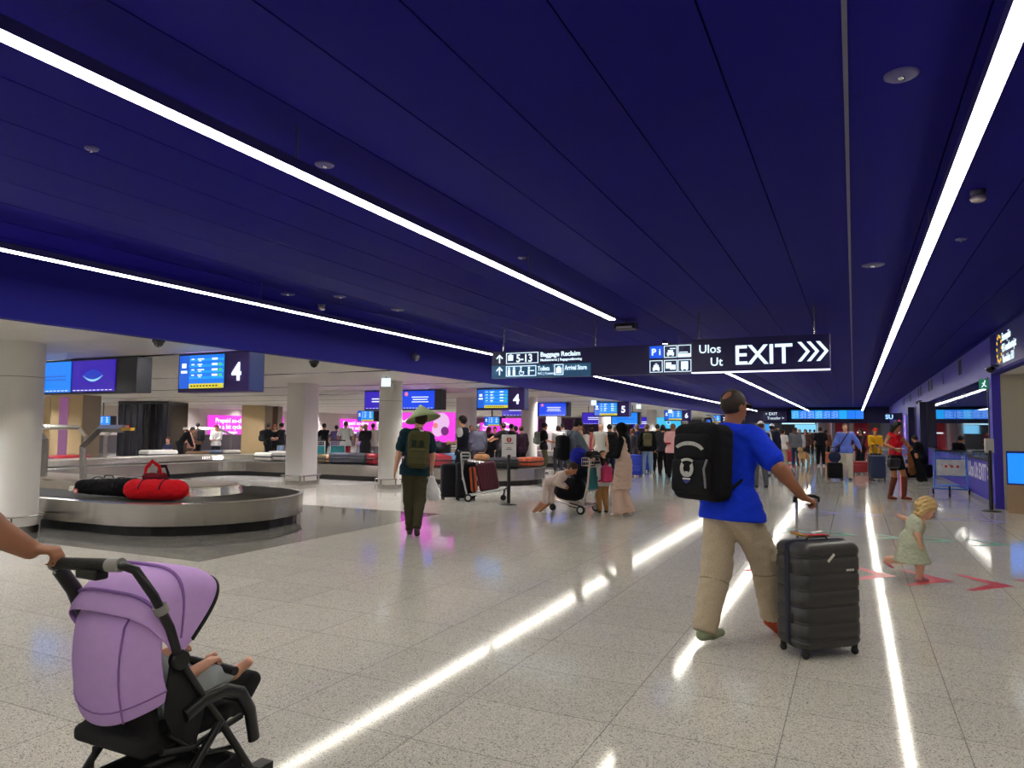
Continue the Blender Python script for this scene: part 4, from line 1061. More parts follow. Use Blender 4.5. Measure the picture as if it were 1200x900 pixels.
    info = dict(root=root, s=s_, SH=SH*s_, nk=nk*s_, hc=hc*s_, Hm=Hm, Tm=Tm, fwd=fwd, hip=hip*s_, sp=lambda z_: sp(z_)*s_, J={k: v*s_ for k, v in J.items()}, hf=lambda a, b, c: hf(a, b, c)*s_, shl={k: v*s_ for k, v in shl.items()}, yaw=yaw, loc=(x, y, z), G=G, w2=w2)
    return info
def backpack(P, label, rgb, sz=(.15, .085, .23), h=.02, zoff=-.17, xoff=0., group=None, pocket=True, strap=None, name='backpack', rgb2=None):
    """a pack worn on the back: body, front pocket, two shoulder straps, top loop"""
    Tm, fwd = P['Tm'], P['fwd']; s_ = P['s']
    t = thing(name, label, 'backpack', P['loc'], P['yaw'], group)
    back = P['w2']*s_/1.38+.035
    c = P['SH']+Tm@V3(xoff, -back-sz[1]*.9, zoff)
    b = SDF(.03); b.wr = .003
    b.box(c, (sz[0]*.96, sz[1], sz[2]), Tm, r=min(.07, sz[1]*.8)); b.ell(c+Tm@V3(0, 0, sz[2]*.55), (sz[0]*.9, sz[1], sz[2]*.5), Tm)
    m = fab(rgb, 'pack_fabric'); b.mesh('pack_body', h, m, t)
    if pocket:
        q = SDF(.02); q.wr = .002; q.box(c+Tm@V3(0, -sz[1]*.95, -sz[2]*.38), (sz[0]*.78, sz[1]*.42, sz[2]*.46), Tm, r=min(.04, sz[1]*.35)); q.mesh('front_pocket', h, fab(rgb2 or tuple(min(255, int(v*1.12)+3) for v in rgb), 'pack_fabric'), t)
    for sd in (-1, 1):
        a = P['shl'][sd]*.62+P['shl'][-sd]*.38; w_ = (P['w2'] if True else 0)*s_/1.38+.03
        pts = [a+Tm@V3(0, -back, -.06), a+Tm@V3(0, -.05, .062*P['G']), a+Tm@V3(0, .03, .055*P['G']), a+Tm@V3(sd*.02, w_, -.07), a+Tm@V3(sd*.045, w_-.01, -.18), a+Tm@V3(sd*.10, .02, -.29), c+Tm@V3(sd*sz[0]*.9, .02, -sz[2]*.75)]
        MB().tube(pts, .02 if h < .02 else .024, 8, flat=.4).build('shoulder_strap', fab(strap or rgb, 'pack_fabric'), t)
    MB().tube([c+Tm@V3(-.04, sz[1]*.4, sz[2]*.98), c+Tm@V3(-.03, sz[1]*.3, sz[2]*.98+.05), c+Tm@V3(.03, sz[1]*.3, sz[2]*.98+.05), c+Tm@V3(.04, sz[1]*.4, sz[2]*.98)], .008, 6).build('grab_loop', fab(strap or rgb, 'pack_fabric'), t)
    return t, c
def to_local(P, p): return Matrix.Rotation(-P['yaw'], 3, 'Z')@(Vector(p)-Vector(P['loc']))

# ------------------------------------------------------------------ luggage
def suitcase(label, x, y, rz, w_=.45, d_=.27, h_=.68, rgb=(40, 40, 44), handle=.0, ribs=6, vert=False, z=0, group=None, rot=None, soft=False, zip_rgb=None, cat='suitcase', detail=False, wheel=True):
    t = thing('suitcase', label, cat, (x, y, z), rz, group, rot)
    wz = .055 if wheel else .0
    mat = M('hard_shell', rgb, .42, var=.05, bump=.12, scale=300) if not soft else fab(rgb)
    mb = MB(); lv = []
    def ring(z_, ins, vr=0):
        out = []
        for (px_, py_) in rrect(w_-2*ins, d_-2*ins, .065-ins*.3, 6):
            out.append((px_, py_, z_))
        return out
    n = 8
    for k in range(n): a = PI/2*k/n; lv.append(ring(wz+.055*(1-math.cos(a)), .055*(1-math.sin(a))))
    if vert or ribs == 0: lv += [ring(wz+.06, 0), ring(wz+h_-.06, 0)]
    else:
        z0, z1 = wz+.07, wz+h_-.09
        for k in range(ribs):
            zc = z0+(z1-z0)*k/(ribs-1)
            if detail: zc_ = [(-.016, 0), (-.012, .0055), (-.003, .0055), (0, .001), (.003, .0055), (.012, .0055), (.016, 0)]
            else: zc_ = [(-.012, 0), (-.007, .006), (.007, .006), (.012, 0)]
            for dz, ins in zc_: lv.append(ring(zc+dz, ins))
    for k in range(n+1): a = PI/2*k/n; lv.append(ring(wz+h_-.055+.055*math.sin(a), .055*(1-math.cos(a))))
    loft(mb, lv)
    shell = mb.build('shell', mat, t)
    if vert:
        mb = MB()
        for k in range(6):
            x_ = -w_/2+.06+(w_-.12)*k/5
            for sd in (-1, 1): mb.tube([(x_, sd*(d_/2), wz+.05), (x_, sd*(d_/2), wz+h_-.05)], .008, 6)
        mb.build('ridges', mat, t)
    # zip band round the middle of the depth
    zr = zip_rgb or (18, 18, 24)
    pts = [(px_, 0, pz_+wz+h_/2) for px_, pz_ in rrect(w_+.004, h_+.004, .06, 5)]
    mb = MB(); vs = []; N_ = len(pts)
    for (a, _, c) in pts: vs += [(a, -.022, c), (a, .022, c)]
    mb.add(vs, [(2*i, 2*i+1, 2*((i+1) % N_)+1, 2*((i+1) % N_)) for i in range(N_)], True)
    mb.build('zip_band', M('zip', zr, .6), t, solid=.006)
    if wheel:
        for sx in (-1, 1):
            for sy in (-1, 1):
                c = (sx*(w_/2-.045), sy*(d_/2-.045))
                wl = MB().lathe([(.012, -.011), (.024, -.011), (.026, -.006), (.026, .006), (.024, .011), (.012, .011)], c=(c[0], c[1], .026), n=16, axis='x').build('wheel', RUBBER, t)
                MB().tube([(c[0], c[1], .03), (c[0], c[1], .075)], .02, 10).build('fork', BLACK, wl)
    MB().tube([(-.09, 0, wz+h_), (-.07, 0, wz+h_+.022), (.07, 0, wz+h_+.022), (.09, 0, wz+h_)], .009, 8, flat=.7).build('top_handle', BLACK, t)
    if handle > 0:
        yb = d_/2-.06
        th_ = MB().tube([(-.085, yb, wz+h_-.01), (-.085, yb, wz+h_+handle)], .0095, 10).tube([(.085, yb, wz+h_-.01), (.085, yb, wz+h_+handle)], .0095, 10).build('telescopic_handle', CHROME, t)
        MB().tube([(-.1, yb, wz+h_+handle-.02), (-.098, yb, wz+h_+handle+.008), (-.06, yb, wz+h_+handle+.022), (.06, yb, wz+h_+handle+.022), (.098, yb, wz+h_+handle+.008), (.1, yb, wz+h_+handle-.02)], .014, 10).build('grip', BLACK, th_)
    return t
def duffel(name, label, x, y, z, rz, L_=.6, r_=.15, rgb=(190, 20, 30), bands=2, cat='bag', h=.015, group=None, taper=0., rgb2=(40, 20, 40), flat=1.2):
    t = thing(name, label, cat, (x, y, z), rz, group)
    b = SDF(.05); b.wr = .007
    b.cone((-L_/2+r_, 0, r_/flat), (L_/2-r_, 0, r_/flat), r_*(1-taper), r_, ((0, 0, 1), flat)); b.clip((0, 0, 0.004), (0, 0, -1))
    b.mesh('bag_body', h, fab(rgb), t)
    for k in range(bands):
        xx = -L_/2+L_*(k+1)/(bands+1)
        ring = [(xx+.0, (r_+.006)*math.cos(a), r_/flat+(r_+.006)/flat*math.sin(a)) for a in [PI*q/14-.1 for q in range(15)]]
        MB().tube(ring, .012, 6, flat=.5).build('strap', fab(rgb2), t)
    MB().tube([(-.08, 0, 2*r_/flat-.01), (-.06, 0, 2*r_/flat+.03), (.06, 0, 2*r_/flat+.03), (.08, 0, 2*r_/flat-.01)], .009, 6).build('handle', fab(rgb2), t)
    return t
def trolley(label, x, y, rz, frame=(196, 198, 200), panel=(206, 204, 198), basket=True, pink=False, group=None, blue=False):
    """luggage trolley: low platform sloping up to the front wheel, upright back frame, push bar; faces +y"""
    t = thing('luggage_trolley', label, 'luggage trolley', (x, y, 0), rz, group)
    fm = M('trolley_tube', frame, .3, .6 if not blue else 0.)
    W_ = .29
    MB().tube([(-W_, -.42, .12), (-W_*.95, -.1, .17), (-.14, .38, .27), (.14, .38, .27), (W_*.95, -.1, .17), (W_, -.42, .12)], .017, 8).tube([(0, -.4, .14), (0, .38, .27)], .012, 6).tube([(-.14, -.4, .14), (-.09, .38, .27)], .01, 6).tube([(.14, -.4, .14), (.09, .38, .27)], .01, 6).tube([(-W_, -.42, .13), (W_, -.42, .13)], .017, 8).build('platform', fm, t)
    MB().tube([(-W_, -.42, .12), (-W_+.02, -.52, .55), (-W_+.03, -.56, 1.0)], .018, 8).tube([(W_, -.42, .12), (W_-.02, -.52, .55), (W_-.03, -.56, 1.0)], .018, 8).tube([(-W_+.02, -.5, .42), (W_-.02, -.5, .42)], .012, 6).tube([(-W_+.02, -.54, .84), (W_-.02, -.54, .84)], .012, 6).build('back_frame', fm, t)
    MB().tube([(-W_+.03, -.56, 1.0), (-W_+.02, -.62, 1.03), (W_-.02, -.62, 1.03), (W_-.03, -.56, 1.0)], .02, 10).build('push_bar', BLACK, t)
    MB().obox((0, -.515, .63), (W_-.045, .006, .19), (R(-5), 0, 0)).build('advert_panel', M('trolley_panel', panel, .4, var=.35, scale=9), t, bevel=.004)
    if basket:
        mb = MB()
        for z_ in (.86, .93, 1.0): mb.tube([(-W_+.05, -.55, z_), (-W_+.06, -.38, z_+.0), (W_-.06, -.38, z_), (W_-.05, -.55, z_)], .006, 5)
        for k in range(7): mb.tube([(-W_+.06+.08*k, -.38, .86), (-W_+.06+.08*k, -.38, 1.0)], .005, 5)
        mb.build('basket', fm, t)
    for sx in (-1, 1):
        wl = MB().lathe([(.02, -.018), (.075, -.018), (.082, -.01), (.082, .01), (.075, .018), (.02, .018)], c=(sx*(W_+.015), -.40, .083), n=20, axis='x').build('wheel', RUBBER, t)
        MB().lathe([(.045, -.021), (.045, .021)], c=(sx*(W_+.015), -.40, .083), n=16, axis='x').build('hub', M('pale_hub', (190, 190, 190), .4), wl)
    wl = MB().lathe([(.02, -.018), (.06, -.018), (.062, 0), (.06, .018), (.02, .018)], c=(0, .34, .063), n=18, axis='x').build('wheel', RUBBER, t)
    MB().tube([(0, .34, .07), (0, .37, .26)], .02, 8).build('fork', BLACK, wl)
    MB().box((-.16, .36, .25), (.16, .46, .275)).build('front_bumper', BLACK if not blue else fm, t, bevel=.006)
    return t
# ================================================================== THE LARGE FIGURES
# ---- man in the blue shirt
bm_yaw = R(-36)
BM = person('man seen from behind in blue t-shirt and khaki trousers pushing a dark suitcase', -.83, 5.44, bm_yaw, H=1.80, h=.0105, sk=(150, 98, 74),
            top=('tee', (22, 60, 226), .03), bot=('wide', (188, 172, 148)), shoes=(146, 156, 128), hair=('thin', (52, 42, 38)), girth=1.16,
            feet=(('w', -.98, 5.22, .085), ('w', -.57, 5.68, .15)), hands=((-.2, .22, .95), ('w', -.33, 5.40, 1.045)), lean=3, twist=6, head=(-8, -2, 0),
            handdir=(None, ((.35, .75, -.35), (-.2, .3, -1), (-1, .2, .2))), curl=(25, 62), sole=(206, 200, 176), hem=-.10, toe=(4, 4), wr=.005, hint=(None, (1, -.5, -.6)))
r_ = BM['root']
# shoe accents
MB().tube([BM['hf'](.084, -.01, .014), BM['hf'](.082, .06, .016), BM['hf'](.07, .095, .014)], .0032, 6).tube([BM['hf'](-.084, -.01, .014), BM['hf'](-.082, .06, .016), BM['hf'](-.07, .095, .014)], .0032, 6).build('glasses', BLACK, r_)
MB().obox(BM['hf'](.04, .102, .01), (.026, .003, .018), BM['Hm'].to_euler()).obox(BM['hf'](-.04, .102, .01), (.026, .003, .018), BM['Hm'].to_euler()).build('lenses', M('lens', (60, 60, 70), .05), r_)
_sh = [c for c in r_.children if c.name.startswith('shoe')]
_sh[-1].data.materials[0] = M('shoe', (196, 78, 44), .55, var=.15, bump=.2); _sh[-1]['label'] = 'orange-red trainer'
T_, fwd_ = BM['Tm'], BM['fwd']
c_ = BM['SH']+T_@V3(0, -.118, -.0)
MB().obox(c_+V3(0, 0, .005), (.062, .004, .022), Euler((R(24), 0, 0)).to_matrix() @ T_ if False else T_@Euler((R(-28), 0, 0)).to_matrix()).build('nape_print', M('print_pale_blue', (132, 168, 214), .7), r_)
for sd in (-1, 1):
    K, A = BM['J']['k', sd], BM['J']['a', sd]
    ring = []
    d_ = (A-K).normalized(); u_ = d_.cross(V3(0, 1, 0)).normalized(); v_ = d_.cross(u_)
    for k in range(20): a = 2*PI*k/20; ring.append(K+d_*.10+(u_*math.cos(a)+v_*math.sin(a))*.102)
    MB().tube(ring, .005, 6, closed=True).build('zip_off_seam', fab((150, 136, 114)), r_)
# ---- his backpack
t, c = backpack(BM, 'large black backpack with grey winged crest on the man in blue', (18, 18, 24), (.215, .115, .27), h=.009, zoff=-.21, xoff=-.03, strap=(24, 24, 30))
T_ = BM['Tm']; PB = lambda a, b_, d_: c+T_@V3(a, b_, d_)
q = SDF(.02); q.wr = .002; q.box(PB(0, -.10, .10), (.165, .05, .10), T_, r=.045); q.mesh('upper_compartment', .01, fab((22, 22, 28), 'pack_fabric'), t)
SILV = M('silver_patch', (188, 188, 184), .6, var=.1)
mb = MB()
for k in range(13):   # arched name patch of the upper flap
    a = R(148-k*9.7); a2 = R(148-(k+1)*9.7+1.5)
    P0 = [(.115*math.cos(a)*1.05, .09+.055*math.sin(a)), (.115*math.cos(a2)*1.05, .09+.055*math.sin(a2)), (.138*math.cos(a2)*1.05, .09+.082*math.sin(a2)), (.138*math.cos(a)*1.05, .09+.082*math.sin(a))]
    mb.prism(P0, 0, .004, lambda p: PB(p[0], -.150-p[2], p[1]-.03))
mb.build('name_patch', SILV, t)
mb = MB()
for k in range(7): 
    a = R(128-k*11); a2 = R(128-(k+1)*11+1.5)
    mb.prism([(.075*math.cos(a), .05*math.sin(a)), (.075*math.cos(a2), .05*math.sin(a2)), (.092*math.cos(a2), .068*math.sin(a2)), (.092*math.cos(a), .068*math.sin(a))], 0, .004, lambda p: PB(p[0], -.163-p[2], p[1]-.045))
for sd in (-1, 1):   # two raised wings
    for k in range(6):
        a0 = R(-88+k*22); r0_, r1_ = .026+.002*k, .052+.002*k
        mb.prism([(sd*r0_*math.cos(a0), r0_*math.sin(a0)), (sd*r1_*math.cos(a0-.1), r1_*math.sin(a0-.1)), (sd*(r1_+.004)*math.cos(a0+.34), (r1_+.004)*math.sin(a0+.34)), (sd*r0_*math.cos(a0+.34), r0_*math.sin(a0+.34))], 0, .004, lambda p: PB(p[0], -.165-p[2], p[1]*1.05-.055))
mb.prism([(-.018, -.02), (.018, -.02), (.01, .005), (-.01, .005)], 0, .005, lambda p: PB(p[0], -.166-p[2], p[1]-.075))
mb.build('winged_crest', SILV, t)
MB().prism([(-.032, 0), (.032, 0), (.028, -.02), (0, -.036), (-.028, -.02)], 0, .004, lambda p: PB(p[0], -.164-p[2], p[1]-.12)).build('shield_patch', M('shield_blue', (46, 54, 130), .6), t)
MB().prism([(-.033, 0), (.033, 0), (.033, .01), (-.033, .01)], 0, .005, lambda p: PB(p[0], -.164-p[2], p[1]-.127)).build('shield_band', WHITE, t)
MB().tube([PB(-.05, .04, .265), PB(-.02, .03, .325), PB(.06, .02, .33), PB(.12, .0, .27), PB(.14, -.02, .21)], .009, 8).build('reflective_cord', M('pale_cord', (172, 166, 150), .6), t)
MB().tube([PB(.155, -.14, .02), PB(.15, -.165, -.05), PB(.16, -.16, -.12), PB(.15, -.14, -.18)], .008, 6).build('zip_pull', M('grey_zip', (120, 120, 124), .5), t)
# ---- his suitcase
cx, cy = -.245, 5.385
SC = suitcase('large dark grey ribbed hard suitcase held by the man in blue', cx, cy, R(43), .49, .31, .70, (58, 57, 58), handle=.27, ribs=6, detail=True, zip_rgb=(22, 26, 52))
MB().box((.10, -.1565, .565), (.165, -.1545, .582)).build('name_plate', CHROME, SC)
MB().obox((-.02, -.1565, .66), (.035, .001, .009), (0, R(-42), 0)).build('white_sticker', WHITE, SC)
for z_ in (.22, .55): MB().box((-.2475, -.05, z_), (-.2445, -.02, z_+.07)).build('side_latch', BLACK, SC, bevel=.001)
MB().tube([(-.12, .09, .80), (-.06, .02, .785), (.05, .0, .79), (.12, .03, .775)], .013, 8, flat=.5).build('red_tag', M('tag_red', (196, 30, 44), .5), SC)
MB().obox((-.11, .03, .79), (.075, .035, .007), (R(8), R(10), R(20))).build('amber_tag', M('tag_amber', (170, 130, 28), .3), SC, bevel=.003)
MB().obox((.02, .02, .805), (.045, .013, .003), (R(10), R(-4), R(5))).build('white_tag', WHITE, SC)

# ---- man in the conical hat
HM = person('man from behind in dark teal t-shirt and olive trousers with a conical hat', -5.62, 8.56, R(31), H=1.74, h=.0145, sk='light', top=('tee', (20, 46, 58), .025), bot=('trousers', (66, 62, 46)),
            shoes=(44, 40, 36), hair=('short', (60, 44, 34)), girth=1.0, feet=((-.06, .10, .08), (.05, -.13, .135)), hands=((-.30, .03, .80), (.24, .2, .93)), lean=2, side=3, head=(-12, 4, 14), hem=-.09, wr=.005)
t = thing('conical_hat', 'pale green woven conical hat worn tilted by the man in teal', 'hat', HM['loc'], HM['yaw'])
mb = MB(); Hm = HM['Hm']@Euler((R(-4), R(-30), 0)).to_matrix(); c = HM['hf'](0, -.01, .075); P_ = []
for (r_, z_) in ((.25, -.055), (.19, -.002), (.125, .055), (.06, .11), (.004, .16)): P_.append([c+Hm@V3(r_*math.cos(2*PI*k/36), r_*math.sin(2*PI*k/36), z_) for k in range(37)])
mb.grid(P_).build('cone', M('woven_palm', (178, 198, 146), .7, var=.2, bump=.4, scale=50), t, solid=.004)
MB().tube([c+Hm@V3(.25*math.cos(2*PI*k/36), .235*math.sin(2*PI*k/36), -.056) for k in range(36)], .005, 6, closed=True).build('rim', M('rim_palm', (172, 184, 140), .6), t)
mb = MB()
for q in range(3):
    for k in range(4): p = .3+.13*k; a = R(-96+26*q); mb.lathe([(.006, -.002), (.006, .002)], c=tuple(c+Hm@V3(.245*p*math.cos(a), .245*p*math.sin(a), -.05+.195*(1-p))), n=8)
mb.build('painted_dots', M('dots_cream', (226, 216, 150), .6), t)
t, c = backpack(HM, 'olive green backpack on the man in the conical hat', (72, 70, 44), (.155, .10, .26), h=.014, zoff=-.22, xoff=.04, rgb2=(80, 78, 50))
T_ = HM['Tm']
for dx in (-.06, .045): MB().obox(c+T_@V3(dx, -.105, .08), (.03, .006, .045), T_).build('patch', fab((30, 46, 40)), t)
MB().obox(c+T_@V3(.03, -.07, .24), (.026, .004, .034), T_@Euler((R(-25), R(12), 0)).to_matrix()).build('white_tag', WHITE, t)
for z_ in (-.02, -.12, -.2): MB().tube([c+T_@V3(-.13, -.145, z_), c+T_@V3(.13, -.145, z_)], .006, 6, flat=.5).build('webbing', fab((50, 50, 34)), t)
w_ = HM['J']['w', 1]
t = thing('plastic_bag', 'white plastic bag hanging from the right hand of the conical hat man', 'bag', HM['loc'], HM['yaw'])
b = SDF(.04); b.wr = .006; b.cone(w_+V3(0, .06, -.16), w_+V3(.02, .06, -.36), .05, .115, ((0, 1, 0), 1.8)); b.mesh('bag_body', .012, M('white_film', (226, 226, 228), .35), t)
MB().tube([w_+V3(-.02, .06, -.12), w_+V3(-.02, .07, -.05), w_+V3(.02, .07, -.05), w_+V3(.02, .06, -.12)], .006, 6).build('bag_handle', M('white_film', (226, 226, 228), .35), t)

# ---- toddler
TD = person('blonde toddler in pale green patterned dress running over the red arrows', .50, 8.40, R(-84), H=.90, h=.0085, sk='pink', P_=TODD, top=('dress', (186, 192, 168), .012, .36), bot=None, shoes=(226, 150, 158),
            hair=('curly', (206, 176, 120)), feet=((-.11, -.42, .36), (.06, .12, .08)), hands=((-.42, -.08, 1.18), (.26, .12, .74)), lean=14, head=(6, 22, 0), hipz=.70, face=True, hint=((-1, -.3, -.2), None), wr=.003)
# ---- adult pushing the stroller
ad = person('person in a green shirt pushing the lilac stroller, mostly outside the left edge', -2.76, 1.10, R(-6), H=1.70, h=.0095, sk='tan', top=('tee', (150, 184, 128), .028), bot=('trousers', (50, 54, 66)), girth=1.35,
            hair=('short', (50, 38, 30)), feet=((-.1, -.2, .10), (.1, .2, .08)), hands=((-.28, .08, .86), ('w', -2.585, 1.585, 1.035)), lean=4, handdir=(None, ((.75, .65, -.05), (.1, .1, -1), (.6, .8, 0))), curl=(25, 55), hint=(None, (1, -.3, -.9)))
# ---- woman in red
d_ = at(1048, 16.1)
RW = person('woman in red top and black shorts with long black hair and tall brown boots', d_.x, d_.y, yaw_of(1050, -128), H=1.74, h=.014, sk=(164, 108, 76), female=True, top=('crop', (206, 22, 40), .018), bot=('shorts', (20, 20, 24), .5), hem=.06,
            shoes=dict(c=(110, 44, 14), boot=True), hair=('long', (14, 11, 12), .36, 1.45), feet=((-.12, .10, .08), (.10, -.08, .08)), hands=((-.34, .22, 1.02), (.30, .26, 1.12)), head=(20, 12, 0), hint=((-1, -.6, -.3), (1, -.5, -.5)), toe=(6, 6))
w_ = RW['J']['w', -1]
for nm, l, rgb, dx, ln in (('jacket', 'brown jacket hanging over the arm of the woman in red', (118, 74, 42), -.03, .50), ('jacket', 'black jacket hanging over the arm of the woman in red, outermost', (20, 20, 24), -.19, .58)):
    t = thing(nm, l, 'jacket', RW['loc'], RW['yaw']); b = SDF(.05); b.wr = .01; e_ = RW['J']['e', -1]
    a_ = e_.lerp(w_, .35 if dx > -.1 else .8)
    b.cone(a_, a_+V3(dx, .02, -ln), .055, .10, ((0, 1, 0), 1.3)); b.cone(a_, a_+V3(dx*1.6+.1, .06, -ln*.85), .05, .07, ((0, 1, 0), 1.5)); b.mesh('cloth', .014, fab(rgb), t)
    b = SDF(.03); b.wr = .006; b.cone(a_+V3(.02, 0, -.05), a_+V3(dx-.08, .1, -ln*1.08), .04, .035); b.mesh('sleeve', .014, fab(tuple(int(v*.9) for v in rgb)), t)
w_ = RW['J']['w', 1]
t = thing('handbag', 'black studded handbag on the forearm of the woman in red', 'handbag', RW['loc'], RW['yaw'])
b = SDF(.03); b.wr = .006; hb = RW['J']['e', 1].lerp(w_, .75)+V3(.06, .04, -.32); b.box(hb, (.16, .07, .11), r=.05); b.mesh('bag_body', .014, M('black_leather', (22, 22, 24), .35, var=.3, scale=30), t)
MB().tube([hb+V3(-.1, 0, .1), hb+V3(-.06, -.01, .28), hb+V3(.0, -.02, .33), hb+V3(.06, -.01, .28), hb+V3(.1, 0, .1)], .01, 6).build('bag_handle', BLACK, t)
MB().tube([hb+V3(-.13, -.075, .02), hb+V3(-.03, -.08, -.06), hb+V3(.05, -.08, -.03), hb+V3(.13, -.075, .04)], .009, 5).tube([hb+V3(.1, -.075, .09), hb+V3(.04, -.082, -.02), hb+V3(-.06, -.08, .03)], .007, 5).build('silver_tassels', CHROME, t)
MB().obox(w_+V3(.02, .12, .03), (.075, .04, .006), (0, 0, 0)).build('phone', WHITE, thing('phone', 'pale phone in the raised hand of the woman in red', 'phone', RW['loc'], RW['yaw']))
# ---- seated man by the window
d_ = Vector((2.02, 27.9, 0))
SM = person('man in black t-shirt and grey shorts sitting on a black case by the mirror window', 2.05, 27.6, R(62), H=1.76, h=.018, sk='tan', top=('tee', (20, 20, 24), .025), bot=('shorts', (66, 66, 78), .95), shoes=(24, 24, 26), girth=1.12,
            hair=('short', (40, 30, 26)), hipz=.60, seat=True, feet=((-.11, .42, .08), (.11, .48, .08)), hands=((-.15, .42, .72), (.15, .42, .72)), lean=14, head=(0, 10, 0), kneehint=((0, 1, .6), (0, 1, .6)))
suitcase('black case under the seated man by the mirror window', 2.1, 27.62, R(60), .55, .34, .42, (22, 22, 26), ribs=0, soft=True, wheel=False)
suitcase('small black bag on the floor in front of the seated man', 1.65, 27.2, R(20), .42, .26, .34, (20, 20, 24), ribs=0, soft=True, wheel=False)

# ================================================================== STROLLER
ST = thing('stroller', 'lilac and black pushchair rolling away at lower left with a baby inside', 'stroller', (-2.35, 1.9, 0))
LIL = M('lilac_canvas', (212, 172, 236), .8, var=.07, bump=.12, scale=26, spec=.2); LILD = M('lilac_binding', (150, 110, 184), .8)
FR = M('black_frame', (24, 24, 26), .35); CAN = M('black_canvas', (24, 24, 27), .85, var=.2, bump=.2, scale=50)
# handle tube
hp = [(-.17, -.13, .66), (-.19, -.17, .78), (-.205, -.22, .91), (-.215, -.27, .99), (-.2, -.298, 1.015), (-.15, -.305, 1.022), (.10, -.305, 1.038), (.155, -.30, 1.042), (.20, -.28, 1.025), (.235, -.235, .935), (.243, -.175, .82), (.24, -.13, .70)]
MB().tube(hp, .0155, 12).build('handle_tube', FR, ST)
MB().tube([hp[1], hp[2], hp[3]], .026, 12).build('left_brace', BLACK, ST)
MB().tube([(-.18, -.303, 1.018), (-.12, -.306, 1.024), (.0, -.306, 1.032), (.10, -.305, 1.038)], .021, 14).build('grip_foam', M('grip', (20, 20, 20), .7, bump=.4, scale=120), ST)
for a, b_ in ((hp[6], hp[7]), ((.238, -.215, .90), (.240, -.203, .875)), ((-.2, -.298, 1.013), (-.185, -.301, 1.017))): MB().tube([a, b_], .0235, 14).build('ring_clip', M('pale_grey', (150, 148, 142), .4), ST)
MB().box((-.04, -.33, .985), (.07, -.28, 1.02)).build('brake_box', BLACK, ST, bevel=.008)
# hood
def bow(a, t, Rr, W_=.235, py=-.13, pz=.70):
    """point on a hood bow: a = tilt from forward, t in -1..1 across"""
    u = abs(t); ang = u*PI/2
    xx = W_*(math.sin(ang)**.55)*(1 if t > 0 else -1); rho = Rr*(max(math.cos(ang), 0)**.42)
    return V3(xx, py+rho*math.cos(R(a)), pz+rho*math.sin(R(a)))
rows_ = []
for k, (a, Rr) in enumerate(((44, .325), (52, .332), (60, .318), (68, .307), (76, .303), (84, .295), (91, .282), (98, .272), (106, .256), (113, .240), (119, .228), (124, .216), (129, .204))):
    rows_.append([bow(a, -1+2*j/24., Rr) for j in range(25)])
MB().grid(rows_).build('hood', LIL, ST, solid=.006, sub=1)
for a, Rr in ((84, .299), (113, .244)): MB().tube([bow(a, -.98+1.96*j/24., Rr+.003) for j in range(25)], .006, 6).build('hood_piping', LILD, ST)
MB().tube([bow(46, -.98+1.96*j/24., .326) for j in range(25)], .009, 6).build('hood_rim', CAN, ST)
# back flap falling from the hood behind the seat
rows_ = []
for k in range(9):
    v = k/8.; yb = -.235-.03*math.sin(PI*v*.9)+.03*v; row = []
    for j in range(13):
        u = -1+2*j/12.; x_ = u*(.225+.012*v); bul = (1-u*u)*.03*(.4+v)
        zz = .865-(.385-.09*u*u)*v; row.append(V3(x_, yb-bul+.06*abs(u)**3, zz))
    rows_.append(row)
rows_[0] = [V3(p.x, p.y+.03, p.z+.012) for p in rows_[0]]
fl_ = MB().grid(rows_).build('back_flap', LIL, ST, solid=.006, sub=1)
MB().tube([(p.x, p.y-.004, p.z) for p in [r[9] for r in rows_]], .0035, 5).build('zip_seam', LILD, ST)
MB().tube([(p.x, p.y-.004, p.z) for p in rows_[7]], .003, 5).build('hem_seam', LILD, ST)
MB().tube([rows_[0][3]+V3(0, -.02, -.005), rows_[0][4]+V3(0, -.035, -.012), rows_[0][5]+V3(0, -.03, -.0)], .006, 5).build('hook', BLACK, ST)
# side panel between flap and hub
MB().grid([[V3(.236, -.16, .72), V3(.236, -.14, .69), V3(.235, -.08, .62), V3(.232, -.0, .53)], [V3(.228, -.17, .60), V3(.228, -.17, .52), V3(.228, -.13, .44), V3(.226, -.04, .38)]]).build('side_panel', CAN, ST, solid=.008)
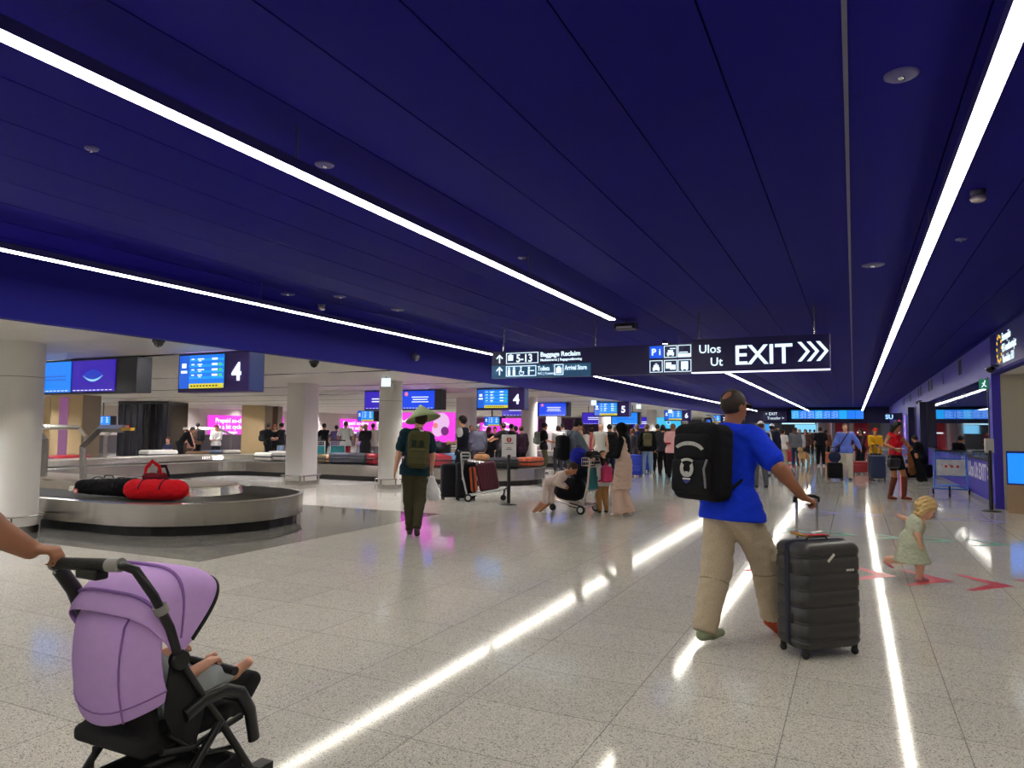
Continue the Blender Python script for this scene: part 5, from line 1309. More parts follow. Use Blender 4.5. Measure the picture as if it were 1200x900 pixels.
# hubs, frame legs
for sd in (-1, 1):
    X_ = sd*.24
    MB().lathe([(.03, -.018), (.034, -.012), (.034, .012), (.03, .018)], c=(X_, -.13, .70), n=18, axis='x').build('hinge_hub', BLACK, ST)
    MB().tube([(X_, -.13, .70), (X_*.98, -.02, .54), (X_*.97, .08, .40), (X_*.97, .20, .22), (X_*.96, .27, .12)], .017, 10, flat=.8).build('front_leg', FR, ST)
    MB().tube([(X_, .06, .43), (X_*1.0, -.10, .26), (X_*1.0, -.24, .09)], .015, 10).build('rear_leg', FR, ST)
    MB().tube([(X_*.9, -.14, .45), (X_*.9, .0, .33), (X_*.9, .14, .30)], .009, 8).build('cross_brace', FR, ST)
    MB().tube([(X_*.9, -.17, .40), (X_*.9, -.05, .37), (X_*.9, .18, .40)], .012, 8).build('seat_rail', FR, ST)
    # big curved arm at each side of the seat
    MB().tube([(X_, -.10, .50), (X_, -.02, .53), (X_, .07, .535), (X_, .15, .50), (X_, .20, .42), (X_*.98, .23, .30)], .019, 10, flat=1.35).build('curved_arm', FR, ST)
    for sy, yy, rr_ in ((0, -.26, .07), (1, .30, .062)):
        for o2 in (-.018, .018):
            wl = MB().lathe([(.03, -.011), (rr_-.004, -.012), (rr_, -.006), (rr_, .006), (rr_-.004, .012), (.03, .011)], c=(X_*.96+o2, yy, rr_), n=24, axis='x').build('wheel', RUBBER, ST)
            MB().lathe([(.014, -.013), (.03, -.012), (.03, .012), (.014, .013)], c=(X_*.96+o2, yy, rr_), n=14, axis='x').build('hub', M('grey_hub', (70, 70, 72), .4), wl)
    MB().tube([(X_*.96, .27, .16), (X_*.96, .29, .10), (X_*.96, .30, .062)], .018, 8).box((X_*.96-.03, .24, .14), (X_*.96+.03, .31, .19)).build('wheel_fork', BLACK, ST)
MB().tube([(-.23, -.26, .07), (.23, -.26, .07)], .010, 8).build('rear_axle', FR, ST)
MB().tube([(-.22, .24, .17), (.22, .24, .17)], .010, 8).build('front_axle', FR, ST)
# seat, footrest, basket
b = SDF(.03); b.box((0, -.03, .41), (.185, .19, .03), r=.02); b.box((0, -.175, .60), (.175, .018, .2), Euler((R(8), 0, 0)), r=.015); b.box((0, .22, .40), (.17, .07, .028), Euler((R(-14), 0, 0)), r=.02)
b.mesh('seat', .011, CAN, ST)
b = SDF(.03); b.box((0, .275, .455), (.175, .032, .075), Euler((R(-42), 0, 0)), r=.028); b.mesh('leg_rest', .01, CAN, ST)
b = SDF(.02); b.wr = .004; b.box((0, .02, .17), (.19, .20, .012), r=.01); b.box((0, -.17, .21), (.19, .012, .055), r=.01); b.box((0, .2, .2), (.19, .012, .04), r=.01)
for sd in (-1, 1): b.box((sd*.185, .02, .20), (.01, .20, .045), r=.008)
b.mesh('basket', .011, CAN, ST)
MB().tube([(.10, -.33, .46), (.098, -.335, .30), (.10, -.33, .18), (.10, -.33, .12)], .005, 6).build('hanging_strap', CAN, ST)
# bumper bar
MB().tube([(-.2, .12, .56), (-.15, .165, .565), (-.05, .175, .57), (.1, .175, .568), (.19, .17, .565)], .017, 10).build('bumper_bar', BLACK, ST)
# ---- baby
BBm = M('skin_baby', (226, 168, 140), .5, var=.05); SUIT = M('babysuit', (186, 194, 198), .85, var=.06, bump=.15, scale=60)
BB = thing('baby', 'baby in pale grey suit sitting in the lilac stroller, one bare foot up', 'person', (-2.35, 1.955, .01))
b = SDF(.02)
b.cone((0, -.12, .49), (0, -.17, .64), .07, .065); b.ell((0, -.15, .765), (.07, .08, .08)); b.ell((0, -.10, .735), (.05, .045, .045)); b.cone((0, -.16, .66), (0, -.155, .71), .035)
hpj = {1: V3(.05, -.09, .48), -1: V3(-.05, -.09, .48)}
kn = {1: V3(.11, .05, .54), -1: V3(-.08, .05, .56)}; an = {1: V3(.11, .18, .515), -1: V3(-.06, .17, .49)}
tipf = {1: V3(.15, .24, .56), -1: V3(-.05, .22, .56)}
for sd in (-1, 1):
    b.cone(hpj[sd], kn[sd], .045, .036); b.cone(kn[sd], an[sd], .036, .022); b.cone(an[sd], an[sd].lerp(tipf[sd], .75), .021, .019)
    fd = (tipf[sd]-an[sd]).normalized(); sdv = V3(1, 0, 0)
    for q in range(5): b.cone(an[sd].lerp(tipf[sd], .72)+sdv*(.013-.0065*q)*sd*-1, tipf[sd]+sdv*(.016-.008*q)*sd*-1-fd*.004*q, .0075 if q else .0095, None, k=.004)
wrs = {1: V3(.13, .03, .60), -1: V3(-.08, .06, .62)}
for sd in (-1, 1):
    e_ = V3(sd*.125, -.09, .57); b.cone(V3(sd*.085, -.165, .655), e_, .03, .026); b.cone(e_, wrs[sd], .026, .018)
    hand(b, wrs[sd], (V3(0, .16, .62)-wrs[sd]+V3(sd*.1, .04, 0)), V3(0, .1, -1), V3(-sd, 0, 0), curl=30, k=.55, fat=1.25)
b.mesh('body', .006, BBm, BB)
b = SDF(.025); b.wr = .003
b.cone((0, -.12, .49), (0, -.17, .64), .082, .076)
for sd in (-1, 1):
    b.cone(hpj[sd], kn[sd], .054, .044); b.cone(kn[sd], kn[sd].lerp(an[sd], .72), .044, .032)
    e_ = V3(sd*.125, -.09, .57); b.cone(V3(sd*.085, -.165, .655), V3(sd*.085, -.165, .655).lerp(e_, .8), .038, .034)
b.mesh('babysuit', .0075, SUIT, BB)
b = SDF(.01); b.ell((0, -.155, .77), (.076, .086, .085)); b.clip((0, -.10, .78), (0, .8, -.6)); b.mesh('hair', .008, hairm((120, 90, 60)), BB)
MB().lathe([(.009, -.006), (.011, 0), (.009, .006)], c=(.025, -.075, .765), n=10).lathe([(.009, -.006), (.011, 0), (.009, .006)], c=(-.025, -.075, .765), n=10).build('eyes', M('eye_dark', (40, 28, 22), .3), BB)
# ================================================================== TRAVELLERS WITH LUGGAGE, MIDDLE DISTANCE
HOLD = ((-.10, .30, 1.10), (.10, .30, 1.10)); CROSS = ((.13, .20, 1.19), (-.13, .22, 1.16)); CART = ((-.24, .42, 1.02), (.24, .42, 1.02)); AKIM = ((-.25, .04, 1.0), (.25, .04, 1.0))
def fig(label, px, D, H, turn, **k):
    p = at(px, D); h = k.pop('h', max(.013, .00105*D)); f = yaw_of(px, turn)
    return person(label, p.x, p.y, f, H=H, h=h, **k)
# ---- attendant
AT = fig('attendant in white short-sleeved shirt and dark vest standing with arms crossed', 543, 16.0, 1.79, 62, sk='light', top=[('tee', (222, 222, 224), .02), ('sleeveless', (20, 22, 36), .03)], bot=('trousers', (20, 22, 34)), hair=('short', (22, 18, 18)), hands=CROSS, curl=40, face=True, hem=-.04)
# ---- burgundy trolley group
p = at(572, 15.1)
TA = trolley('silver luggage trolley carrying the burgundy suitcase, beside the white notice stand', p.x, p.y, yaw_of(572, -88))
def on(root, lx, ly, z=0):
    q = Matrix.Rotation(root.rotation_euler.z, 3, 'Z')@V3(lx, ly, 0); return root.location.x+q.x, root.location.y+q.y, z
x, y, z = on(TA, 0, .06, .20)
suitcase('burgundy ribbed suitcase leaning on the silver trolley', x, y, 0, .42, .25, .60, (84, 22, 42), ribs=0, vert=True, z=.22, rot=(0, R(-11), yaw_of(572, 2)), wheel=False)
x, y, z = on(TA, .0, -.27, .18)
suitcase('orange upright case squeezed behind the burgundy suitcase', x, y, 0, .40, .14, .52, (196, 84, 40), ribs=0, z=.19, rot=(R(6), 0, yaw_of(572, -88)), wheel=False)
x, y, z = on(TA, 0, -.12, .82); duffel('parcel_bag', 'tan soft bag on top of the burgundy suitcase', x, y, .83, yaw_of(572, 0), .34, .085, (214, 160, 116), 1, rgb2=(190, 140, 96))
p = at(529, 15.25); suitcase('black upright suitcase with soft sides, left one of the black pair', p.x, p.y, yaw_of(529, 12), .40, .26, .70, (26, 26, 32), ribs=0, soft=True)
p = at(547, 15.1); suitcase('black upright suitcase with soft sides, next to the trolley wheel', p.x, p.y, yaw_of(547, 12), .42, .28, .74, (22, 22, 28), ribs=0, soft=True)
# ---- notice stand
def stanchion(px, D, label, face=180, w_=.29, hh=.44, zb=1.0, zt=.9, front=True):
    p = at(px, D); t = thing('notice_stand', label, 'notice stand', p, yaw_of(px, face)+PI if False else TH-math.atan((px-600)/F_PX)+R(face))
    MB().lathe([(.17, 0), (.17, .012), (.06, .03)], n=28).build('base', BLACK, t)
    MB().lathe([(.035, .02), (.035, zb-.02), (.03, zb)], n=16).build('post', BLACK, t)
    MB().box((-w_/2, -.012, zb-.04), (w_/2, .012, zb-.04+hh)).build('notice_plate', M('notice_white', (232, 230, 228), .4), t, bevel=.004)
    MB().box((-w_/2-.01, -.016, zb-.05), (w_/2+.01, .016, zb-.04)).build('clip_frame', M('grey_clip', (150, 150, 150), .4), t)
    return t
t = stanchion(597, 14.3, 'black stand holding a white notice with a red round emblem', 0, zb=.99, hh=.44)
mb = MB(); cz = .99+.30
mb.mat(0).lathe([(.05, -.016), (.05, -.012)], c=(0, 0, cz), n=24, axis='y')
mb.mat(1).prism([(-.010, .05), (.010, .05), (.004, .01), (.018, -.012), (0, -.03), (-.018, -.012), (-.004, .01)], 0, .002, lambda p_: (p_[0], -.017-p_[2], cz+p_[1]+.005))
mb.build('emblem', [M('emblem_red', (186, 22, 38), .5), WHITE], t)
mb = MB()
for z_, w2 in ((cz-.075, .09), (cz-.17, .04), (cz-.20, .06)): mb.box((-w2, -.014, z_), (w2, -.012, z_+.012))
mb.build('print_lines', M('ink', (60, 60, 66), .6), t)
t = stanchion(1158, 13.75, 'tall black stand with a white notice seen from the side, near the right wall', 45, w_=.2, hh=.27, zb=1.16)
# ---- family trolley
ta = yaw_of(685, 63)
hd_ = Matrix.Rotation(ta, 3, 'Z')@V3(0, 1, 0); p = at(690, 12.95)+hd_*.4
TB = trolley('luggage trolley with teal advert panel loaded with black bags, beside the woman in beige', p.x, p.y, ta, frame=(206, 190, 182), panel=(28, 124, 128))
x, y, z = on(TB, 0, -.02); duffel('duffel_bag', 'big black duffel lying on the platform of the family trolley', x, y, .20, ta+R(90), .62, .23, (20, 20, 27), 1, h=.014, flat=1.1)
x, y, z = on(TB, 0, -.22); duffel('duffel_bag', 'black bag stacked on the big duffel of the family trolley', x, y, .60, ta, .46, .16, (26, 27, 40), 1, h=.014, flat=1.2)
x, y, z = on(TB, 0, -.20); duffel('soft_bag', 'royal blue bag on top of the family trolley load', x, y, .86, ta, .38, .15, (30, 38, 150), 0, h=.014, flat=.95)
x, y, z = on(TB, .0, -.47); duffel('shoulder_bag', 'small dark bag lying in the basket of the family trolley', x, y, 1.0, ta, .42, .07, (38, 30, 32), 0, h=.012)
WB = fig('woman in black headscarf with beige tunic and wide beige trousers', 731, 12.55, 1.62, 72, sk='light', female=True, top=[('long', (20, 20, 24), .014), ('tunic', (206, 178, 160), .03, .42)], bot=('flare', (214, 184, 166)), shoes=(226, 216, 206), hair=('hijab', (16, 15, 19)),
         hands=((-.12, .30, 1.12), (.05, .34, 1.16)), head=(0, 10, 0), feet=((-.09, .06, .08), (.10, -.06, .08)))
BY = fig('tall boy in open grey-blue shirt with dark hair, behind the family trolley', 673, 13.9, 1.72, -66, sk='light', top=[('tee', (30, 32, 40), .012), ('long', (106, 118, 128), .03)], bot=('trousers', (44, 46, 56)), hair=('fringe', (24, 18, 18)), hands=((-.05, .3, 1.0), (.12, .32, 1.0)), head=(0, 24, 0), face=True)
backpack(BY, 'black backpack on the tall boy behind the family trolley', (20, 20, 25), (.16, .11, .24), h=.018, zoff=-.26)
GI = fig('small girl with long dark hair in white top and tan trousers', 707, 13.05, 1.13, 22, P_=CHILD, sk='light', top=('long', (216, 214, 212), .02), bot=('trousers', (176, 132, 84)), shoes=(30, 28, 30), hair=('long', (28, 20, 20), .24), head=(20, 6, 0), female=False)
backpack(GI, 'pink backpack on the small girl', (206, 70, 116), (.11, .055, .14), h=.013, zoff=-.15)
CH = fig('bending child in pale beige clothes resting against the family trolley', 643, 12.7, 1.25, -100, P_=CHILD, sk='tan', top=('long', (206, 186, 176), .02), bot=('shorts', (206, 188, 178), .95), shoes=(232, 230, 226), hair=('crop', (50, 34, 28)), hipz=.74, feet=((-.10, -.22, .08), (.10, -.34, .08)), hands=((-.14, .42, .70), (.14, .42, .70)), lean=58, head=(0, -14, 0))
# ---- man in light blue with two cases
LB = fig('man in light blue shirt and cream trousers walking forward with a crossbody strap', 990, 22.5, 1.75, 180, h=.021, sk='light', top=('long', (104, 128, 222), .03), bot=('wide', (214, 204, 184)), shoes=(22, 22, 24), hair=('short', (110, 84, 66)), girth=1.05,
         feet=((-.12, .16, .08), (.12, -.12, .08)), hands=((-.42, .10, .98), (.34, .0, .86)), face=False)
t = thing('crossbody_bag', 'small navy pouch with diagonal strap on the man in light blue', 'bag', LB['loc'], LB['yaw'])
MB().tube([LB['SH']+V3(-.10, -.08, .07), LB['SH']+V3(-.08, .12, .02), LB['SH']+V3(.06, .19, -.2), LB['SH']+V3(.2, .12, -.42)], .018, 6, flat=.5).build('shoulder_strap', fab((28, 34, 66)), t)
b = SDF(.02); b.box(LB['SH']+V3(.22, .08, -.47), (.07, .05, .10), r=.03); b.mesh('pouch', .02, fab((26, 34, 74)), t)
p = at(977, 22.3); suitcase('black cabin case beside the man in light blue, handle raised', p.x, p.y, yaw_of(978, 10), .44, .26, .48, (20, 20, 24), handle=.45, ribs=0, soft=True)
x, y = p.x, p.y; duffel('duffel_bag', 'dark blue bag strapped on top of the black cabin case', x, y, .545, yaw_of(978, 0), .36, .15, (38, 46, 76), 1, h=.02, flat=.9)
p = at(1026, 22.3); suitcase('tall navy suitcase pulled by the man in light blue', p.x, p.y, yaw_of(1026, 20), .46, .30, .72, (40, 52, 82), handle=.30, ribs=0)
YR = fig('person in mustard jacket and red cap partly behind the woman in red', 1025, 24.5, 1.62, 200, sk='tan', top=('long', (214, 160, 28), .035), bot=('trousers', (40, 44, 40)), hair=('short', (40, 28, 24)), cap=('beanie', (214, 40, 40)), hands=HOLD)
BH = fig('person in maroon and black behind the man in light blue', 1008, 27, 1.62, 150, sk='tan', top=('long', (54, 26, 36), .03), bot=('trousers', (26, 24, 28)), hair=('long', (60, 36, 24), .2), hands=CART)
p = at(1009, 25.6); suitcase('low red suitcase behind the man in light blue', p.x, p.y, yaw_of(1009, 5), .62, .32, .40, (150, 20, 36), ribs=4)
# ---- trolley by the window
p = at(1111, 17.0)
TC = trolley('blue luggage trolley with white advert panel standing near the mirror window', p.x, p.y, yaw_of(1115, 178), frame=(52, 116, 206), panel=(196, 196, 192), blue=True); TC.scale = (1.22, 1.1, 1.02)
mb = MB()
for k in range(6): mb.obox((-.12+.05*k, -.507+.0*k, .66+.03*(k % 2)), (.022, .003, .03), (R(-5), .3*(k % 3-1), 0))
mb.build('red_print', M('print_red', (190, 40, 44), .5), TC)

# ================================================================== CROWD FURTHER BACK
BLK = (22, 22, 26); NVY = (30, 36, 58); GRY = (96, 98, 104); WHT = (218, 216, 212); JEAN = (60, 76, 104); LJ = (142, 168, 196); OLV = (84, 82, 60)
crowd = [
 # label, px, D, H, face, top, bottom, hair, extras
 ('man in black bending over the luggage at the left end of the back carousel', 212, 26.5, 1.66, -80, ('long', BLK, .03), ('trousers', BLK), ('short', GRY), dict(lean=38, hands=((-.1, .5, .8), (.1, .5, .8)))),
 ('child with reddish face beside the white case at the left', 199, 25.2, 1.15, 150, ('tee', (40, 44, 70)), ('trousers', NVY), ('short', (90, 50, 36)), dict(P_=CHILD, sk='pink')),
 ('woman in dusty pink leaning beside the man in black', 226, 28.3, 1.45, 120, ('long', (176, 122, 112), .03), ('trousers', (90, 70, 66)), ('bob', (70, 40, 30)), dict(female=True, lean=20, hands=HOLD)),
 ('person in brown jacket with a dark backpack near the dark enclosure', 233, 29, 1.66, 35, ('long', (82, 66, 52), .035), ('trousers', BLK), ('short', (30, 24, 22)), dict(pack=('dark backpack on the person in brown jacket', BLK))),
 ('person in white shirt and dark red cap before the leftmost pink advert', 255, 28.5, 1.58, 160, ('long', (206, 202, 198), .03), ('trousers', BLK), ('short', (40, 30, 26)), dict(cap=('cap', (90, 24, 28)), hands=HOLD)),
 ('young traveller in black with a backpack, left of the group of three', 315, 28.5, 1.66, -60, ('tee', BLK, .03), ('trousers', BLK), ('short', BLK), dict(pack=('black backpack on the left traveller of the three', (26, 26, 30)), hands=HOLD, sk='light')),
 ('red-haired traveller in the middle of the group of three', 323, 29.2, 1.62, 175, ('tee', (30, 28, 32), .03), ('trousers', BLK), ('bob', (140, 62, 36)), dict(hands=HOLD, sk='light')),
 ('traveller in black t-shirt and pale jeans, right of the group of three', 331, 28.5, 1.66, 60, ('tee', BLK, .02), ('trousers', LJ), ('bun', (36, 26, 24)), dict(hands=HOLD, female=True, sk='light')),
 ('man in black t-shirt and cap gripping a trolley beside the square column', 381, 27.6, 1.66, 40, ('tee', BLK, .03), ('trousers', BLK), ('short', BLK), dict(cap=('cap', BLK), hands=CART)),
 ('person in violet t-shirt behind a trolley, left of the patterned shirt', 395, 28.6, 1.60, 10, ('tee', (96, 84, 132), .03), ('trousers', NVY), ('short', BLK), dict(hands=CART)),
 ('man in white patterned shirt and dark red shorts', 406, 27, 1.74, 0, ('tee', (196, 200, 190), .035), ('shorts', (140, 26, 40)), ('short', (34, 26, 22)), dict(akimbo=1)),
 ('person in grey-violet top in front of the pink advert, half hidden by the black robe', 424.5, 30, 1.60, 150, ('tee', (120, 100, 140), .02), ('trousers', GRY), ('short', (60, 44, 36)), {}),
 ('blonde woman in a long black robe', 429.5, 27, 1.64, 30, ('dress', (16, 16, 20), .04, .75), ('trousers', BLK), ('pony', (176, 140, 96)), dict(female=True, hands=HOLD, longs=(16, 16, 20))),
 ('man in white shirt beside the round column', 438, 27.5, 1.68, 0, ('long', (214, 210, 200), .035), ('trousers', (110, 110, 112)), ('short', (40, 30, 24)), {}),
 ('person in dark navy clothes behind the attendant, blurred fair hair', 553, 24.5, 1.62, 20, ('long', NVY, .04), ('trousers', BLK), ('short', (150, 110, 84)), {}),
 ('grey-haired person in dark grey jacket right of the attendant', 561, 23.5, 1.66, 0, ('long', (66, 66, 76), .05), ('trousers', (70, 72, 80)), ('short', (130, 128, 128)), dict(girth=1.15)),
 ('woman with dark red hair in black, left of the white notice', 573, 24.5, 1.58, -20, ('long', BLK, .03), ('trousers', BLK), ('long', (84, 30, 26), .2), dict(female=True)),
 ('person raising both arms behind the red-haired woman', 580.5, 27, 1.58, 180, ('tee', (60, 44, 44), .02), ('trousers', BLK), ('short', BLK), dict(hands=((-.22, .3, 1.5), (.22, .3, 1.5)))),
 ('man in dark t-shirt and cap reaching left behind the white notice', 590, 23.5, 1.70, 60, ('tee', (44, 42, 46), .035), ('trousers', BLK), ('short', (54, 36, 30)), dict(hands=((-.1, .55, 1.15), (.12, .5, 1.15)), girth=1.15)),
 ('man in black reaching right past the white notice', 599, 25, 1.68, -60, ('tee', BLK, .03), ('trousers', BLK), ('short', BLK), dict(hands=((-.1, .55, 1.2), (.12, .5, 1.2)))),
 ('person with dark curly hair in front of the pink advert, left of the round column', 605.5, 27.2, 1.62, 90, ('tee', (40, 40, 70), .02), ('trousers', NVY), ('curly', BLK), {}),
 ('person in dark plum top touching the round column edge', 611.5, 22.6, 1.60, 30, ('long', (54, 34, 52), .02), ('trousers', BLK), ('short', (60, 34, 30)), {}),
 ('man in black cap and black t-shirt with a grey pack, right of the round column', 637.5, 24.5, 1.72, -80, ('tee', BLK, .03), ('trousers', OLV), ('short', BLK), dict(cap=('cap', (44, 20, 30)), pack=('grey-green backpack on the man in black cap', (120, 130, 124)), hands=HOLD)),
 ('dark-haired woman in white blouse left of the tall boy', 655, 25.5, 1.66, 10, ('long', (214, 210, 206), .03), ('trousers', (60, 60, 70)), ('bob', (44, 30, 26)), dict(female=True)),
 ('person just behind the woman in white blouse, dark hair', 660.5, 27, 1.74, 20, ('long', (150, 150, 150), .03), ('trousers', BLK), ('short', (30, 24, 24)), {}),
 ('woman in cream cardigan over blue top holding a phone', 681.5, 20, 1.60, 160, ('long', (212, 204, 190), .03), ('trousers', NVY), ('long', (56, 36, 28), .15), dict(female=True, hands=HOLD, sk='light')),
 ('person in pink top with backpack facing the far screens', 693, 23, 1.58, 10, ('tee', (206, 104, 118), .03), ('trousers', BLK), ('short', (40, 28, 26)), {}),
 ('bald man in pale grey vest left of the black backpack', 703.5, 22, 1.68, -10, ('sleeveless', (196, 194, 186), .04), ('trousers', (30, 32, 44)), None, dict(sk='light')),
 ('man with black backpack left of the woman in black headscarf', 714.5, 22.5, 1.68, 10, ('long', (36, 38, 44), .03), ('trousers', NVY), ('short', BLK), dict(pack=('black backpack left of the woman in black headscarf', BLK))),
 ('woman in apricot top half hidden by the black headscarf', 721.5, 24, 1.60, 0, ('sleeveless', (216, 150, 112), .02), ('trousers', BLK), ('short', (90, 56, 40)), dict(female=True)),
 ('person in mottled dark dress right behind the woman in beige', 741, 24.0, 1.55, -20, ('long', (70, 70, 80), .02), ('slim', BLK), ('bob', (120, 80, 56)), dict(female=True, shoes=(200, 90, 90))),
 ('man in navy jacket left of the green backpack', 746.5, 24.5, 1.70, 0, ('long', (34, 44, 92), .04), ('trousers', NVY), ('short', (130, 110, 96)), {}),
 ('traveller in black jacket and light blue jeans', 758.5, 23.6, 1.70, 3, ('long', BLK, .045), ('trousers', LJ), ('short', (96, 70, 54)), dict(shoes=(224, 222, 220), pack=('olive backpack on the traveller in light blue jeans', (92, 90, 66)), feet=((-.13, 0, .08), (.13, 0, .08)))),
 ('man in black right behind the light blue jeans', 770.5, 26, 1.72, 0, ('long', BLK, .02), ('trousers', BLK), ('short', (60, 40, 30)), {}),
 ('woman with dark curly hair in black and white, left of the pink shirt', 777, 24, 1.68, 10, ('long', (60, 60, 66), .03), ('trousers', BLK), ('curly', (34, 24, 24)), dict(female=True)),
 ('man in pink and white printed shirt and black trousers', 788.5, 22.1, 1.70, 0, ('tee', (232, 176, 178), .045), ('trousers', BLK), ('short', (132, 92, 60)), dict(girth=1.1, sash=1, hands=HOLD)),
 ('blonde woman in dark blue-grey top right of the pink shirt', 798, 24.5, 1.64, -10, ('long', (64, 72, 92), .03), ('trousers', BLK), ('long', (206, 176, 118), .2), dict(female=True)),
 ('dark-haired woman in white top left of the black crest backpack', 806, 24, 1.56, -70, ('tee', WHT, .03), ('trousers', JEAN), ('bun', (44, 22, 22)), dict(female=True)),
 ('traveller in white cap with white shirt and black pack just behind the blue shirt', 891.5, 19, 1.76, 20, ('long', WHT, .04), ('trousers', (90, 92, 98)), ('short', (70, 50, 40)), dict(cap=('capback', (232, 230, 230)), pack=('black backpack on the traveller in white cap', BLK))),
 ('traveller in white cap and dark navy jacket with a backpack', 904, 24, 1.74, -25, ('long', (30, 34, 54), .05), ('trousers', (170, 172, 176)), ('short', (60, 44, 36)), dict(cap=('capback', (226, 224, 226)), pack=('black backpack on the traveller in navy jacket', (28, 28, 34)))),
 ('person in beige cap beyond the navy jacket', 911.5, 30, 1.62, 0, ('tee', (120, 96, 84), .03), ('trousers', GRY), ('short', (90, 60, 44)), dict(cap=('cap', (150, 130, 112)))),
 ('woman in white top and long beige patterned skirt', 917, 29.5, 1.58, -30, ('tee', (224, 222, 222), .02), ('skirt', (176, 166, 146), .16), ('bob', (40, 28, 26)), dict(female=True)),
 ('woman with long brown hair in grey jacket and blue jeans', 931.5, 31, 1.66, -10, ('long', (104, 106, 116), .035), ('trousers', (44, 62, 92)), ('long', (94, 56, 44), .25), dict(female=True)),
 ('person in pale shirt just behind the woman in grey jacket', 936.5, 33, 1.60, 0, ('long', (196, 198, 208), .02), ('trousers', GRY), ('short', (176, 150, 120)), {}),
 ('woman in brown and black pattern in the far middle', 943.5, 36, 1.60, 180, ('long', (80, 56, 46), .03), ('trousers', BLK), ('long', BLK, .2), dict(female=True)),
 ('dark figure deep in the far passage behind the patterned woman', 949, 44, 1.62, 170, ('long', (56, 46, 50), .03), ('trousers', BLK), ('short', BLK), {}),
 ('distant person in dark red further down the passage', 954, 48, 1.62, 0, ('long', (92, 40, 48), .03), ('trousers', BLK), ('short', BLK), {}),
 ('person in black with hair bun seen from behind by the grey column', 961, 31.5, 1.68, 0, ('tee', (20, 20, 25), .05), ('trousers', (20, 20, 25)), ('bun', (30, 22, 22)), dict(shoes=(214, 210, 206), girth=1.1)),
 ('person in brown behind the left trolley next to the black-dressed figure', 967.5, 36, 1.60, 0, ('long', (110, 70, 56), .03), ('trousers', BLK), ('short', BLK), {}),
]
for (label, px, D, H, face, top, bot, hair, ex) in crowd:
    ex = dict(ex); pk = ex.pop('pack', None); ls = ex.pop('longs', None); sash = ex.pop('sash', None)
    if ex.pop('akimbo', None): ex['hands'] = AKIM
    tops = [('long', ls, .014), top] if ls else top
    rr = random.random()
    if 'feet' not in ex and 'lean' not in ex: ex['feet'] = ((-.11-.03*rr, .06*(rr-.5), .08), (.12, -.08*(rr-.5), .08))
    if 'head' not in ex: ex['head'] = (random.uniform(-25, 25), random.uniform(-2, 14), 0)
    P = fig(label, px, D, H, face, top=tops, bot=bot, hair=hair, **ex)
    if pk: backpack(P, pk[0], pk[1], (.15, .09, .22), h=max(.02, .001*D), zoff=-.2)
    if sash:
        b = SDF(.02); b.cone(P['sp'](1.14)+V3(-.10, 0, 0), P['sp'](1.14)+V3(.10, 0, 0), .132, None, ((0, 1, 0), 1.05)); b.clip(P['sp'](1.16), (0, 0, 1)); b.clip(P['sp'](1.10), (0, 0, -1)); b.mesh('red_print', .02, fab((196, 40, 66)), P['root'])
# ---- assistance dog
p = at(941, 30); DG = thing('dog', 'tan dog standing on the floor beside the woman in grey jacket', 'dog', (p.x, p.y, 0), yaw_of(941, 160))
b = SDF(.04); b.cone((0, -.28, .50), (0, .22, .52), .12, .15); b.cone((0, .25, .56), (0, .38, .72), .09, .075); b.ell((0, .43, .77), (.075, .09, .075)); b.cone((0, .48, .75), (0, .57, .72), .045, .035)
for sd in (-1, 1):
    b.cone((sd*.09, .2, .45), (sd*.09, .19, .22), .055, .035); b.cone((sd*.09, .19, .22), (sd*.09, .2, .03), .033, .03); b.cone((sd*.09, .2, .025), (sd*.09, .25, .022), .032, .028)
    b.cone((sd*.09, -.25, .46), (sd*.09, -.2, .30), .085, .05); b.cone((sd*.09, -.2, .30), (sd*.09, -.33, .17), .045, .03); b.cone((sd*.09, -.33, .17), (sd*.09, -.30, .03), .03, .028); b.cone((sd*.09, -.30, .025), (sd*.09, -.25, .022), .032, .028)
    b.cone((sd*.07, .40, .81), (sd*.085, .40, .72), .03, .025)
b.cone((0, -.38, .52), (0, -.58, .40), .035, .02)
b.mesh('body', .022, M('dog_fur', (196, 160, 112), .9, var=.2, bump=.3, scale=40), DG)
MB().tube([(.085*math.cos(a), .33+.05*math.sin(a), .64+.06*math.sin(a)) for a in [2*PI*k/16 for k in range(16)]], .012, 5, closed=True).build('collar', BLACK, DG)
MB().tube([(.15*math.cos(a), .05, .50+.16*math.sin(a)) for a in [2*PI*k/18 for k in range(18)]], .016, 5, closed=True).build('harness', fab((150, 60, 50)), DG)
# ---- wheeled luggage in the crowd
for px, D, w_, h_, rgb, l in ((744, 23.2, .46, .66, (30, 60, 190), 'royal blue suitcase left of the light blue jeans'), (754.5, 26.0, .4, .6, (26, 52, 170), 'second royal blue suitcase half behind the light blue jeans'), (926.5, 34, .4, .55, (176, 30, 60), 'small red suitcase left of the woman in grey jacket'),
                              (967, 33, .36, .5, (206, 110, 60), 'orange suitcase beside the figure in black'), (912, 27, .34, .52, (24, 24, 28), 'black case behind the navy jacket traveller')):
    p = at(px, D); suitcase(l, p.x, p.y, yaw_of(px, random.uniform(-20, 20)), w_, .26, h_, rgb, handle=.2, ribs=5)
for px, D, f, l, pc in ((375, 25.9, 185, 'trolley with teal panel in the back row, by the square column', (28, 124, 128)), (397, 26.2, 180, 'trolley with teal panel left of the man in white patterned shirt', (28, 124, 128)),
                        (616.5, 23.6, 210, 'trolley with teal panel right of the white notice', (24, 110, 120)), (745, 27.5, 250, 'empty silver trolley low behind the woman in beige', (190, 190, 190))):
    p = at(px, D); trolley(l, p.x, p.y, yaw_of(px, f), panel=pc)

